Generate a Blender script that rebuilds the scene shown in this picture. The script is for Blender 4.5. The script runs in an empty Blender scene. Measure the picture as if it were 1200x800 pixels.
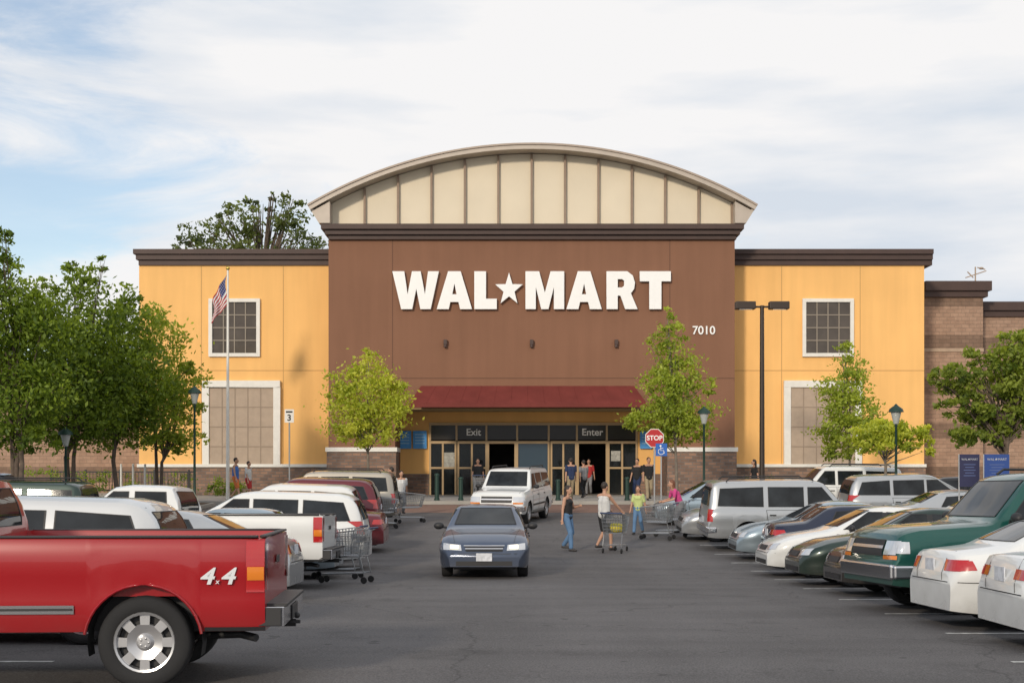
import bpy, bmesh, math, random
import numpy as np
from mathutils import Vector, Matrix, Quaternion
from mathutils.bvhtree import BVHTree
R=math.radians; PI=math.pi
rnd=random.Random(7)
F=1640.0; HY=552.0; CZ=2.0
scene=bpy.context.scene; col=scene.collection
def X(px,d): return (px-600)*d/F
def Z(py,d): return CZ+(HY-py)*d/F
PR=[(-80,-1.85),(0,-1.85),(12,-1.88),(19,-1.97),(29,-2.18),(36,-2.17),(45.5,-1.72),(56,-1.42),(63,-1.27),(72,-1.25),(9000,-1.25)]
_px=[p[0] for p in PR]; _pz=[p[1] for p in PR]
_ky=np.arange(-80,120.01,.5)
_kz=[float(np.mean(np.interp([y-3,y-2,y-1,y,y+1,y+2,y+3],_px,_pz)))+CZ for y in _ky]
def gz(y): return float(np.interp(y,_ky,_kz))
# ---------------------------------------------------------------- materials
MATS={}
def M(name,c,rough=.6,metal=0,var=.1,scale=4,bump=0,bscale=None,coat=0,emit=0,spec=.5,detail=4):
    if name in MATS: return MATS[name]
    m=bpy.data.materials.new(name); m.use_nodes=True; nt=m.node_tree; b=nt.nodes['Principled BSDF']
    b.inputs['Roughness'].default_value=rough; b.inputs['Metallic'].default_value=metal
    b.inputs['Coat Weight'].default_value=coat; b.inputs['Coat Roughness'].default_value=.03
    b.inputs['Specular IOR Level'].default_value=spec
    b.inputs['Base Color'].default_value=(*c,1)
    if emit:
        b.inputs['Emission Color'].default_value=(*c,1); b.inputs['Emission Strength'].default_value=emit
    if var or bump:
        tc=nt.nodes.new('ShaderNodeTexCoord'); n=nt.nodes.new('ShaderNodeTexNoise')
        n.inputs['Scale'].default_value=scale; n.inputs['Detail'].default_value=detail
        nt.links.new(tc.outputs['Object'],n.inputs['Vector'])
        r=nt.nodes.new('ShaderNodeValToRGB'); r.color_ramp.elements[0].position=.3; r.color_ramp.elements[1].position=.7
        r.color_ramp.elements[0].color=(*[x*(1-var) for x in c],1); r.color_ramp.elements[1].color=(*[min(1,x*(1+var)) for x in c],1)
        nt.links.new(n.outputs['Fac'],r.inputs['Fac']); nt.links.new(r.outputs['Color'],b.inputs['Base Color'])
        if bump:
            n2=nt.nodes.new('ShaderNodeTexNoise'); n2.inputs['Scale'].default_value=bscale or scale*8; n2.inputs['Detail'].default_value=3
            nt.links.new(tc.outputs['Object'],n2.inputs['Vector'])
            bp=nt.nodes.new('ShaderNodeBump'); bp.inputs['Strength'].default_value=bump; bp.inputs['Distance'].default_value=.02
            nt.links.new(n2.outputs['Fac'],bp.inputs['Height']); nt.links.new(bp.outputs['Normal'],b.inputs['Normal'])
    MATS[name]=m; return m
def stucco(name,c):
    m=M(name,c,.92,0,.05,.35,.35,30,spec=.15)
    nt=m.node_tree; b=nt.nodes['Principled BSDF']
    src=b.inputs['Base Color'].links[0].from_socket
    tc=nt.nodes.new('ShaderNodeTexCoord'); mp=nt.nodes.new('ShaderNodeMapping'); mp.inputs['Scale'].default_value=(1.6,1.6,.12)
    n=nt.nodes.new('ShaderNodeTexNoise'); n.inputs['Scale'].default_value=1.5; n.inputs['Detail'].default_value=6
    nt.links.new(tc.outputs['Object'],mp.inputs['Vector']); nt.links.new(mp.outputs['Vector'],n.inputs['Vector'])
    mr=nt.nodes.new('ShaderNodeMapRange'); mr.inputs['From Min'].default_value=.35; mr.inputs['From Max'].default_value=.75
    mr.inputs['To Min'].default_value=1.02; mr.inputs['To Max'].default_value=.93
    nt.links.new(n.outputs['Fac'],mr.inputs['Value'])
    mx=nt.nodes.new('ShaderNodeVectorMath'); mx.operation='SCALE'
    nt.links.new(src,mx.inputs[0]); nt.links.new(mr.outputs['Result'],mx.inputs['Scale']); nt.links.new(mx.outputs['Vector'],b.inputs['Base Color'])
    return m
def brick(name,c1,c2,mortar,scale,bw,bh,msize=.02,axis='xz',bands=None):
    m=bpy.data.materials.new(name); m.use_nodes=True; nt=m.node_tree; b=nt.nodes['Principled BSDF']; b.inputs['Roughness'].default_value=.9
    tc=nt.nodes.new('ShaderNodeTexCoord'); sp=nt.nodes.new('ShaderNodeSeparateXYZ'); cb=nt.nodes.new('ShaderNodeCombineXYZ')
    nt.links.new(tc.outputs['Object'],sp.inputs[0])
    ad=nt.nodes.new('ShaderNodeMath'); ad.operation='ADD'
    nt.links.new(sp.outputs['X'],ad.inputs[0])
    if axis=='xz': nt.links.new(sp.outputs['Y'],ad.inputs[1])
    else: ad.inputs[1].default_value=0
    nt.links.new(ad.outputs[0],cb.inputs['X']); nt.links.new(sp.outputs['Z' if axis=='xz' else 'Y'],cb.inputs['Y'])
    bt=nt.nodes.new('ShaderNodeTexBrick'); nt.links.new(cb.outputs[0],bt.inputs['Vector'])
    bt.inputs['Color1'].default_value=(*c1,1); bt.inputs['Color2'].default_value=(*c2,1); bt.inputs['Mortar'].default_value=(*mortar,1)
    bt.inputs['Scale'].default_value=scale; bt.inputs['Mortar Size'].default_value=msize; bt.inputs['Brick Width'].default_value=bw; bt.inputs['Row Height'].default_value=bh
    out=bt.outputs['Color']
    n=nt.nodes.new('ShaderNodeTexNoise'); n.inputs['Scale'].default_value=3; n.inputs['Detail'].default_value=5; nt.links.new(tc.outputs['Object'],n.inputs['Vector'])
    mr=nt.nodes.new('ShaderNodeMapRange'); mr.inputs['To Min'].default_value=.65; mr.inputs['To Max'].default_value=1.3; nt.links.new(n.outputs['Fac'],mr.inputs['Value'])
    mx=nt.nodes.new('ShaderNodeVectorMath'); mx.operation='SCALE'; nt.links.new(out,mx.inputs[0]); nt.links.new(mr.outputs['Result'],mx.inputs['Scale']); out=mx.outputs['Vector']
    if bands:
        mm=nt.nodes.new('ShaderNodeMath'); mm.operation='PINGPONG'; mm.inputs[1].default_value=bands
        nt.links.new(sp.outputs['Z'],mm.inputs[0])
        rp=nt.nodes.new('ShaderNodeMapRange'); rp.inputs['From Min'].default_value=bands*.62; rp.inputs['From Max'].default_value=bands*.66; rp.inputs['To Min'].default_value=1; rp.inputs['To Max'].default_value=.6
        nt.links.new(mm.outputs[0],rp.inputs['Value'])
        m2=nt.nodes.new('ShaderNodeVectorMath'); m2.operation='SCALE'; nt.links.new(out,m2.inputs[0]); nt.links.new(rp.outputs['Result'],m2.inputs['Scale']); out=m2.outputs['Vector']
    nt.links.new(out,b.inputs['Base Color'])
    bp=nt.nodes.new('ShaderNodeBump'); bp.inputs['Strength'].default_value=.6; bp.inputs['Distance'].default_value=.02
    iv=nt.nodes.new('ShaderNodeMath'); iv.operation='SUBTRACT'; iv.inputs[0].default_value=1; nt.links.new(bt.outputs['Fac'],iv.inputs[1])
    nt.links.new(iv.outputs[0],bp.inputs['Height']); nt.links.new(bp.outputs['Normal'],b.inputs['Normal'])
    MATS[name]=m; return m
def leafmat(name,c1,c2):
    m=bpy.data.materials.new(name); m.use_nodes=True; nt=m.node_tree; nt.nodes.clear()
    o=nt.nodes.new('ShaderNodeOutputMaterial'); a=nt.nodes.new('ShaderNodeAttribute'); a.attribute_name='tone'
    r=nt.nodes.new('ShaderNodeValToRGB'); r.color_ramp.elements[0].color=(*c1,1); r.color_ramp.elements[1].color=(*c2,1)
    nt.links.new(a.outputs['Fac'],r.inputs['Fac'])
    p=nt.nodes.new('ShaderNodeBsdfPrincipled'); p.inputs['Roughness'].default_value=.5; p.inputs['Specular IOR Level'].default_value=.3
    t=nt.nodes.new('ShaderNodeBsdfTranslucent'); mx=nt.nodes.new('ShaderNodeMixShader'); mx.inputs[0].default_value=.42
    nt.links.new(r.outputs['Color'],p.inputs['Base Color'])
    g=nt.nodes.new('ShaderNodeVectorMath'); g.operation='MULTIPLY'; g.inputs[1].default_value=(1.6,1.5,.6); nt.links.new(r.outputs['Color'],g.inputs[0]); nt.links.new(g.outputs[0],t.inputs['Color'])
    nt.links.new(p.outputs[0],mx.inputs[1]); nt.links.new(t.outputs[0],mx.inputs[2]); nt.links.new(mx.outputs[0],o.inputs['Surface'])
    MATS[name]=m; return m
# ---------------------------------------------------------------- mesh builder
class MB:
    def __init__(s): s.v=[]; s.f=[]; s.m=[]
    def add(s,vs,fs,mi=0):
        b=len(s.v); s.v+= [tuple(v) for v in vs]; s.f+=[tuple(i+b for i in f) for f in fs]; s.m+=[mi]*len(fs); return s
    def box(s,c,sz,rot=None,mi=0):
        c=Vector(c); h=Vector(sz)/2
        vs=[Vector((x*h.x,y*h.y,z*h.z)) for x in(-1,1) for y in(-1,1) for z in(-1,1)]
        if rot is not None: vs=[rot@v for v in vs]
        return s.add([v+c for v in vs],[(0,1,3,2),(4,6,7,5),(0,4,5,1),(2,3,7,6),(0,2,6,4),(1,5,7,3)],mi)
    def bb(s,x0,x1,y0,y1,z0,z1,mi=0): return s.box(((x0+x1)/2,(y0+y1)/2,(z0+z1)/2),(abs(x1-x0),abs(y1-y0),abs(z1-z0)),None,mi)
    def tube(s,pts,rs,n=8,mi=0):
        pts=[Vector(p) for p in pts]
        if not hasattr(rs,'__len__'): rs=[rs]*len(pts)
        vs=[];fs=[]; ref=None
        for i,p in enumerate(pts):
            t=(pts[min(i+1,len(pts)-1)]-pts[max(i-1,0)]).normalized()
            if ref is None: ref=Vector((0,0,1)) if abs(t.z)<.9 else Vector((1,0,0))
            a=t.cross(ref).normalized(); b=t.cross(a).normalized()
            for k in range(n):
                an=2*PI*k/n; vs.append(p+(a*math.cos(an)+b*math.sin(an))*rs[i])
        for i in range(len(pts)-1):
            for k in range(n): fs.append((i*n+k,i*n+(k+1)%n,(i+1)*n+(k+1)%n,(i+1)*n+k))
        fs.append(tuple(range(n))[::-1]); fs.append(tuple(range((len(pts)-1)*n,len(pts)*n)))
        return s.add(vs,fs,mi)
    def lathe(s,prof,n=24,Mx=None,mi=0):
        vs=[];fs=[]
        for (r,z) in prof:
            for k in range(n):
                an=2*PI*k/n; v=Vector((r*math.cos(an),r*math.sin(an),z)); vs.append(Mx@v if Mx is not None else v)
        for i in range(len(prof)-1):
            for k in range(n): fs.append((i*n+k,i*n+(k+1)%n,(i+1)*n+(k+1)%n,(i+1)*n+k))
        return s.add(vs,fs,mi)
    def prism(s,poly,y0,y1,mi=0,Mx=None):
        n=len(poly); vs=[Vector((p[0],y0,p[1])) for p in poly]+[Vector((p[0],y1,p[1])) for p in poly]
        if Mx is not None: vs=[Mx@v for v in vs]
        fs=[tuple(range(n)),tuple(range(2*n-1,n-1,-1))]+[(i,i+n,(i+1)%n+n,(i+1)%n) for i in range(n)]
        return s.add(vs,fs,mi)
    def ell(s,c,r,nu=12,nv=8,mi=0,rot=None):
        vs=[];fs=[]; c=Vector(c)
        for j in range(nv+1):
            ph=-PI/2+PI*j/nv
            for i in range(nu):
                th=2*PI*i/nu; v=Vector((r[0]*math.cos(ph)*math.cos(th),r[1]*math.cos(ph)*math.sin(th),r[2]*math.sin(ph)))
                if rot is not None: v=rot@v
                vs.append(v+c)
        for j in range(nv):
            for i in range(nu): fs.append((j*nu+i,j*nu+(i+1)%nu,(j+1)*nu+(i+1)%nu,(j+1)*nu+i))
        return s.add(vs,fs,mi)
    def mesh(s,name,mats,smooth=False,recalc=True,weld=True):
        me=bpy.data.meshes.new(name); me.from_pydata(s.v,[],s.f)
        me.polygons.foreach_set('material_index',s.m)
        if recalc or weld:
            bm=bmesh.new(); bm.from_mesh(me)
            if weld: bmesh.ops.remove_doubles(bm,verts=bm.verts,dist=1e-5)
            if recalc: bmesh.ops.recalc_face_normals(bm,faces=bm.faces)
            bm.to_mesh(me); bm.free()
        if smooth:
            me.polygons.foreach_set('use_smooth',[True]*len(me.polygons)); me.set_sharp_from_angle(angle=R(smooth if smooth is not True else 40))
        for m in mats: me.materials.append(m)
        me.update(); return me
    def build(s,name,mats,parent=None,smooth=False,bevel=0,recalc=True,loc=None):
        if not isinstance(mats,(list,tuple)): mats=[mats]
        o=bpy.data.objects.new(name,s.mesh(name,mats,smooth,recalc)); col.objects.link(o)
        if parent: o.parent=parent
        if loc: o.location=loc
        if bevel:
            b=o.modifiers.new('bevel','BEVEL'); b.width=bevel; b.segments=2; b.limit_method='ANGLE'
        return o
def thing(name,label,cat,loc=(0,0,0),rz=0,group=None):
    o=bpy.data.objects.new(name,None); col.objects.link(o); o.location=loc; o.rotation_euler=(0,0,rz); o.empty_display_size=.2
    o['label']=label; o['category']=cat
    if group: o['group']=group
    return o
def tag(o,label,cat,group=None,kind=None):
    if label: o['label']=label
    if cat: o['category']=cat
    if group: o['group']=group
    if kind: o['kind']=kind
    return o
def struct(o): o['kind']='structure'; return o
def dup(root,parent=None):
    c=root.copy(); col.objects.link(c); c.parent=parent
    for ch in list(root.children): dup(ch,c)
    return c
def slopeq(y):
    s=(gz(y+.8)-gz(y-.8))/1.6
    return Quaternion((1,0,0),math.atan(s))
def ground_place(o,x,y,rz,dz=0,tilt=True):
    o.rotation_mode='QUATERNION'; q=Quaternion((0,0,1),rz)
    o.rotation_quaternion=(slopeq(y)@q) if tilt else q; o.location=(x,y,gz(y)+dz)
def text(name,s,size,loc,rot,mat,parent=None,ext=.005,shear=0,offset=0,align='CENTER',sx=1):
    cu=bpy.data.curves.new(name,'FONT'); cu.body=s; cu.size=size; cu.extrude=ext; cu.shear=shear; cu.offset=offset; cu.align_x=align; cu.align_y='CENTER'
    t=bpy.data.objects.new('tmp',cu); col.objects.link(t)
    dg=bpy.context.evaluated_depsgraph_get(); me=bpy.data.meshes.new_from_object(t.evaluated_get(dg)); bpy.data.objects.remove(t)
    me.materials.clear(); me.materials.append(mat)
    o=bpy.data.objects.new(name,me); col.objects.link(o); o.parent=parent; o.location=loc; o.rotation_euler=rot; o.scale=(sx,1,1); return o
FR=(PI/2,0,0)
# ---------------------------------------------------------------- camera, world, sun
cam=bpy.data.cameras.new('camera'); co=bpy.data.objects.new('camera',cam); col.objects.link(co)
co.location=(0,0,CZ); co.rotation_euler=(PI/2,0,0); cam.sensor_width=36; cam.lens=36*F/1200; cam.shift_y=(HY-400)/1200; cam.clip_end=9000; cam.clip_start=.1
scene.camera=co
scene.view_settings.view_transform='Standard'; scene.view_settings.look='None'; scene.view_settings.exposure=0
SD=Vector((.36,.88,-.34)).normalized()
sl=bpy.data.lights.new('sun','SUN'); sl.energy=2.15; sl.angle=R(5); sl.color=(1,.87,.70)
so=bpy.data.objects.new('sun',sl); col.objects.link(so); so.rotation_mode='QUATERNION'; so.rotation_quaternion=SD.to_track_quat('-Z','Y')
w=bpy.data.worlds.new('World'); scene.world=w; w.use_nodes=True; nt=w.node_tree; nt.nodes.clear()
N=nt.nodes.new; Lk=nt.links.new
out=N('ShaderNodeOutputWorld'); sky=N('ShaderNodeTexSky'); sky.sky_type='NISHITA'; sky.sun_disc=False
sky.sun_elevation=math.asin(-SD.z); sky.sun_rotation=math.atan2(-SD.x,-SD.y); sky.air_density=1.0; sky.dust_density=.6; sky.ozone_density=1.5
bg1=N('ShaderNodeBackground'); bg1.inputs['Strength'].default_value=.15; Lk(sky.outputs[0],bg1.inputs['Color'])
bg2=N('ShaderNodeBackground'); bg2.inputs['Strength'].default_value=1.0
tc=N('ShaderNodeTexCoord'); mp=N('ShaderNodeMapping'); mp.inputs['Scale'].default_value=(2.6,2.6,8.0); mp.inputs['Location'].default_value=(4.1,.4,2.2); mp.inputs['Rotation'].default_value=(0,R(-6),0)
Lk(tc.outputs['Generated'],mp.inputs['Vector'])
n1=N('ShaderNodeTexNoise'); n1.inputs['Scale'].default_value=1.9; n1.inputs['Detail'].default_value=11; n1.inputs['Roughness'].default_value=.62; n1.inputs['Distortion'].default_value=.5
Lk(mp.outputs[0],n1.inputs['Vector'])
sp=N('ShaderNodeSeparateXYZ'); Lk(tc.outputs['Generated'],sp.inputs[0])
mr=N('ShaderNodeMapRange'); mr.inputs['From Min'].default_value=-.34; mr.inputs['From Max'].default_value=.0; mr.inputs['To Min'].default_value=-.04; mr.inputs['To Max'].default_value=.26
Lk(sp.outputs['X'],mr.inputs['Value'])
mz=N('ShaderNodeMapRange'); mz.inputs['From Min'].default_value=0; mz.inputs['From Max'].default_value=.14; mz.inputs['To Min'].default_value=.22; mz.inputs['To Max'].default_value=0
Lk(sp.outputs['Z'],mz.inputs['Value'])
a1=N('ShaderNodeMath'); a1.operation='ADD'; Lk(n1.outputs['Fac'],a1.inputs[0]); Lk(mr.outputs[0],a1.inputs[1])
a2=N('ShaderNodeMath'); a2.operation='ADD'; Lk(a1.outputs[0],a2.inputs[0]); Lk(mz.outputs[0],a2.inputs[1])
cr=N('ShaderNodeMapRange'); cr.interpolation_type='SMOOTHSTEP'; cr.inputs['From Min'].default_value=.38; cr.inputs['From Max'].default_value=.62; cr.inputs['To Min'].default_value=.26
Lk(a2.outputs[0],cr.inputs['Value'])
mp2=N('ShaderNodeMapping'); mp2.inputs['Scale'].default_value=(2.6,2.6,14); mp2.inputs['Location'].default_value=(7,2,5); Lk(tc.outputs['Generated'],mp2.inputs['Vector'])
n2=N('ShaderNodeTexNoise'); n2.inputs['Scale'].default_value=1.5; n2.inputs['Detail'].default_value=9; Lk(mp2.outputs[0],n2.inputs['Vector'])
rp=N('ShaderNodeValToRGB'); rp.color_ramp.elements[0].position=.34; rp.color_ramp.elements[0].color=(.68,.74,.82,1); rp.color_ramp.elements[1].position=.56; rp.color_ramp.elements[1].color=(.93,.92,.92,1)
Lk(n2.outputs['Fac'],rp.inputs['Fac']); Lk(rp.outputs[0],bg2.inputs['Color'])
ms=N('ShaderNodeMixShader'); Lk(cr.outputs[0],ms.inputs[0]); Lk(bg1.outputs[0],ms.inputs[1]); Lk(bg2.outputs[0],ms.inputs[2]); Lk(ms.outputs[0],out.inputs['Surface'])
# ---------------------------------------------------------------- ground
def asphalt():
    m=bpy.data.materials.new('asphalt'); m.use_nodes=True; nt=m.node_tree; b=nt.nodes['Principled BSDF']; b.inputs['Roughness'].default_value=.82; b.inputs['Specular IOR Level'].default_value=.3
    tc=nt.nodes.new('ShaderNodeTexCoord')
    def nz(sc,det,loc=(0,0,0),scl=(1,1,1)):
        mp=nt.nodes.new('ShaderNodeMapping'); mp.inputs['Location'].default_value=loc; mp.inputs['Scale'].default_value=scl; nt.links.new(tc.outputs['Object'],mp.inputs[0])
        n=nt.nodes.new('ShaderNodeTexNoise'); n.inputs['Scale'].default_value=sc; n.inputs['Detail'].default_value=det; nt.links.new(mp.outputs[0],n.inputs['Vector']); return n.outputs['Fac']
    def rng(s,a,b2,c,d):
        r=nt.nodes.new('ShaderNodeMapRange'); r.inputs['From Min'].default_value=a; r.inputs['From Max'].default_value=b2; r.inputs['To Min'].default_value=c; r.inputs['To Max'].default_value=d; nt.links.new(s,r.inputs['Value']); return r.outputs[0]
    def mul(a,b2):
        r=nt.nodes.new('ShaderNodeMath'); r.operation='MULTIPLY'; nt.links.new(a,r.inputs[0]); nt.links.new(b2,r.inputs[1]); return r.outputs[0]
    v=mul(rng(nz(.15,5),.3,.7,.84,1.16),rng(nz(55,2),.25,.75,.5,1.5))
    v=mul(v,rng(nz(1.1,6,(5,3,0),(.25,1,1)),.3,.7,.88,1.12))
    v=mul(v,rng(nz(.9,4,(3,3,0),(1,.08,1)),.3,.7,.90,1.10))
    v=mul(v,rng(nz(.8,3,(9,1,0)),.62,.74,1.0,.74))
    v=mul(v,rng(nz(3.2,2,(2,8,0)),.70,.74,1.0,.6))
    v=mul(v,rng(nz(14,1,(1,4,0)),.80,.83,1.0,1.9))
    vo=nt.nodes.new('ShaderNodeTexVoronoi'); vo.feature='DISTANCE_TO_EDGE'; vo.inputs['Scale'].default_value=.16
    mpv=nt.nodes.new('ShaderNodeVectorMath'); mpv.operation='ADD'
    nn=nt.nodes.new('ShaderNodeTexNoise'); nn.inputs['Scale'].default_value=.9; nn.inputs['Detail'].default_value=5; nt.links.new(tc.outputs['Object'],nn.inputs['Vector'])
    nt.links.new(tc.outputs['Object'],mpv.inputs[0]); nt.links.new(nn.outputs['Color'],mpv.inputs[1]); nt.links.new(mpv.outputs[0],vo.inputs['Vector'])
    v=mul(v,rng(vo.outputs['Distance'],0,.004,.65,1.0))
    sc=nt.nodes.new('ShaderNodeVectorMath'); sc.operation='SCALE'; sc.inputs[0].default_value=(.118,.112,.112); nt.links.new(v,sc.inputs['Scale']); nt.links.new(sc.outputs[0],b.inputs['Base Color'])
    bp=nt.nodes.new('ShaderNodeBump'); bp.inputs['Strength'].default_value=.5; bp.inputs['Distance'].default_value=.01; nt.links.new(nz(70,2),bp.inputs['Height']); nt.links.new(bp.outputs[0],b.inputs['Normal'])
    return m
ASP=asphalt()
ys=[-80+.5*i for i in range(401)]+[200,500,1500,6000]; xs_=[-3000,-300,-60,-30,-10,0,10,30,60,300,3000]
g=MB(); vs=[(x,y,gz(y)) for y in ys for x in xs_]; nx=len(xs_)
g.add(vs,[(j*nx+i,j*nx+i+1,(j+1)*nx+i+1,(j+1)*nx+i) for j in range(len(ys)-1) for i in range(nx-1)])
struct(g.build('ground',ASP,recalc=False))
def sheet(name,x0,x1,y0,y1,dz,mat,kerb=0,skew=0):
    g=MB(); yy=[y0]+[k for k in _ky if y0<k<y1]+[y1]; vs=[]
    for y in yy: vs+=[(x0+skew*(y-y0),y,gz(y)+dz),(x1+skew*(y-y0),y,gz(y)+dz)]
    fs=[(2*j,2*j+1,2*j+3,2*j+2) for j in range(len(yy)-1)]
    g.add(vs,fs)
    if kerb:
        n=len(vs); lo=[(v[0],v[1],v[2]-dz-.05) for v in vs]; b=len(g.v); g.v+=lo
        ring=[(0,1)]+[(2*j+1,2*j+3) for j in range(len(yy)-1)]+[(2*len(yy)-1,2*len(yy)-2)]+[(2*j+2,2*j) for j in range(len(yy)-2,-1,-1)]
        for a,c in ring: g.f.append((a,c,c+n,a+n)); g.m.append(0)
    return struct(g.build(name,mat,recalc=False))
CON=M('concrete',(.36,.34,.31),.85,0,.12,1.2,.2,25)
PAV=brick('paver_brick',(.28,.15,.11),(.22,.13,.10),(.20,.17,.15),4.5,.5,.25,.02,axis='xy')
WHT=M('line_paint',(.52,.52,.50),.7,0,.4,9,0,detail=6)
sheet('pavement',-60,60,58.2,100,.14,CON,1)
sheet('crosswalk',-7.2,9.0,52.0,57.9,.004,PAV)
for side,xa,xb in((-1,-9.9,-4.6),(1,5.2,10.4)):
    for i in range(14):
        y=11.3+i*2.74
        if y>46: continue
        sheet('stall_line',xa,xb,y-.05,y+.05,.004,WHT)
        sheet('stall_line',(-15.4 if side<0 else 10.5),(-10.0 if side<0 else 15.9),y-.05,y+.05,.004,WHT)
sheet('stall_line',-9.9,-3.0,10.35,10.45,.004,WHT); sheet('stall_line',5.0,10.4,13.95,14.05,.004,WHT)
# ---------------------------------------------------------------- building
YEL=stucco('yellow_stucco',(.86,.50,.185)); BRN=stucco('brown_stucco',(.235,.122,.078)); TAN=M('tan_panel',(.72,.64,.50),.85,0,.04,.5,.2,30,spec=.2)
DBR=M('dark_brown_trim',(.06,.034,.028),.6,0,.1,2); RED=M('red_metal_awning',(.165,.036,.03),.7,0,.12,1.5,spec=.2)
EDG=M('roof_edge_metal',(.46,.40,.34),.5,.1,.06,2); RIB=M('rib_brown',(.27,.195,.14),.6,0,.08)
STN=brick('stone_veneer',(.32,.19,.13),(.15,.10,.08),(.18,.15,.13),1.7,.62,.24,.03)
MAS=brick('banded_masonry',(.38,.25,.18),(.32,.205,.145),(.25,.18,.13),1.6,.6,.3,.015,bands=1.1)
WFR=M('white_trim',(.74,.72,.67),.6,0,.05); GLS=M('window_glass',(.085,.070,.058),.12,0,.2,1.5,spec=.4)
GGR=M('louver_grey',(.40,.31,.235),.7,0,.06); GRD=M('window_grid',(.26,.22,.175),.6,0,0)
BRZ=M('tan_door_frame',(.44,.31,.17),.45,.1,.05); BLK=M('dark_interior',(.012,.012,.013),.8,0,0); BLU=M('poster_blue',(.07,.33,.75),.5,0,.1)
st=thing('store_building','large yellow and brown stucco store with arched central parapet and red awning','building',(0,64,gz(64)))
z0=gz(64)
def B(name,mat,x0,x1,y0,y1,zb,zt,mi=0,bevel=0,parent=None):
    o=MB().bb(x0,x1,y0-64,y1-64,zb-z0,zt-z0).build(name,mat,parent or st,bevel=bevel); return o
DY=66.0; DB=64.0
xL0,xL1=X(163,DY),X(385,DB)+.1; xR0,xR1=X(861,DB)-.1,X(1083,DY)
B('side_wall',YEL,xL0,xL1,DY,95,z0-.3,Z(306,DY)); B('side_wall',YEL,xR0,xR1,DY,95,z0-.3,Z(306,DY))
for x0,x1 in((xL0-.15,xL1-.1),(xR0+.1,xR1+.35)):
    m=MB(); z1=Z(311,DY)-z0
    m.bb(x0+.15,x1,DY-.10-64,30.9,z1,z1+.25).bb(x0+.05,x1,DY-.22-64,30.95,z1+.25,z1+.5).bb(x0-.05,x1,DY-.34-64,31,z1+.5,Z(293,DY)-z0)
    m.build('cornice',DBR,st)
B('stone_base',STN,xL0-.02,xL1,DY-.18,DY-.005,z0-.3,Z(547,DY)); B('stone_base',STN,xR0,xR1+.02,DY-.18,DY-.005,z0-.3,Z(547,DY))
B('base_cap',WFR,xL0-.04,xL1,DY-.25,DY-.003,Z(547,DY),Z(543.5,DY)); B('base_cap',WFR,xR0,xR1+.04,DY-.25,DY-.003,Z(547,DY),Z(543.5,DY))
JNT=M('joint_line',(.52,.30,.11),.9,0,0); JNB=M('joint_line_brown',(.13,.065,.042),.9,0,0)  # dark colours of the panel joint lines in the stucco
def joints(nm,mat,d,vx,hz,x0,x1,za,zb):
    m=MB()
    for p in vx: m.bb(X(p,d)-.018,X(p,d)+.018,d-64-.004,d-64+.05,za-z0,zb-z0)
    for p in hz: m.bb(x0,x1,d-64-.006,d-64+.05,Z(p,d)-z0-.018,Z(p,d)-z0+.018)
    m.build(nm,mat,st)
joints('wall_joints',JNT,DY,(236,332),(434,),xL0,xL1,Z(543,DY),Z(312,DY)); joints('wall_joints',JNT,DY,(916,1008),(434,),xR0,xR1,Z(543,DY),Z(312,DY))
def window(a,b,t,bt,nx,ny,d):
    x0,x1,zt,zb=X(a,d),X(b,d),Z(t,d)-z0,Z(bt,d)-z0; f=.17; y=d-64
    m=MB().bb(x0,x1,y-.13,y+.02,zt-f,zt).bb(x0,x1,y-.13,y+.02,zb,zb+f).bb(x0,x0+f,y-.13,y+.02,zb+f,zt-f).bb(x1-f,x1,y-.13,y+.02,zb+f,zt-f)
    fr=m.build('window',WFR,st,bevel=.01)
    MB().bb(x0+f,x1-f,y-.03,y-.01,zb+f,zt-f).build('pane',GLS,fr)
    m=MB()
    for i in range(1,nx): xx=x0+f+(x1-x0-2*f)*i/nx; m.bb(xx-.025,xx+.025,y-.06,y-.031,zb+f,zt-f)
    for i in range(1,ny): zz=zb+f+(zt-zb-2*f)*i/ny; m.bb(x0+f,x1-f,y-.065,y-.032,zz-.025,zz+.025)
    m.build('muntin',GRD,fr)
window(245,305,350,418,4,4,DY); window(940,1000,350,418,4,4,DY)
def bay(a,b,t,bt,nx,ny,d):
    x0,x1,zt,zb=X(a,d),X(b,d),Z(t,d)-z0,Z(bt,d)-z0; f=.32; y=d-64
    m=MB().bb(x0,x1,y-.22,y+.02,zt-f,zt).bb(x0,x0+f,y-.22,y+.02,zb,zt-f).bb(x1-f,x1,y-.22,y+.02,zb,zt-f)
    fr=m.build('bay_frame',WFR,st,bevel=.015)
    MB().bb(x0+f,x1-f,y-.14,y-.006,zb,zt-f).build('panel',GGR,fr)
    m=MB()
    for i in range(1,nx): xx=x0+f+(x1-x0-2*f)*i/nx; m.bb(xx-.02,xx+.02,y-.155,y-.13,zb,zt-f)
    for i in range(1,ny): zz=zb+(zt-f-zb)*i/ny; m.bb(x0+f,x1-f,y-.158,y-.13,zz-.02,zz+.02)
    m.build('panel_grid',M('grid_dark',(.29,.225,.17),.7,0,0),fr)
bay(238,329,446,546,5,4,DY); bay(918,1009,446,546,5,4,DY)
bx0,bx1=X(385,DB),X(861,DB); px0,px1=X(463,DB),X(783,DB); zo=Z(478,DB)
B('front_wall',BRN,bx0,bx1,DB,82,zo,Z(277,DB))
B('pier',BRN,bx0,px0,DB,DY+1.8,z0-.3,zo-.003); B('pier',BRN,px1,bx1,DB,DY+1.8,z0-.3,zo-.003)
for a,b in((bx0-.06,px0+.06),(px1-.06,bx1+.06)):
    B('stone_base',STN,a,b,DB-.2,DB+1.6,z0-.3,Z(529,DB)); B('base_cap',WFR,a-.05,b+.05,DB-.26,DB+1.65,Z(529,DB),Z(524,DB))
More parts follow.
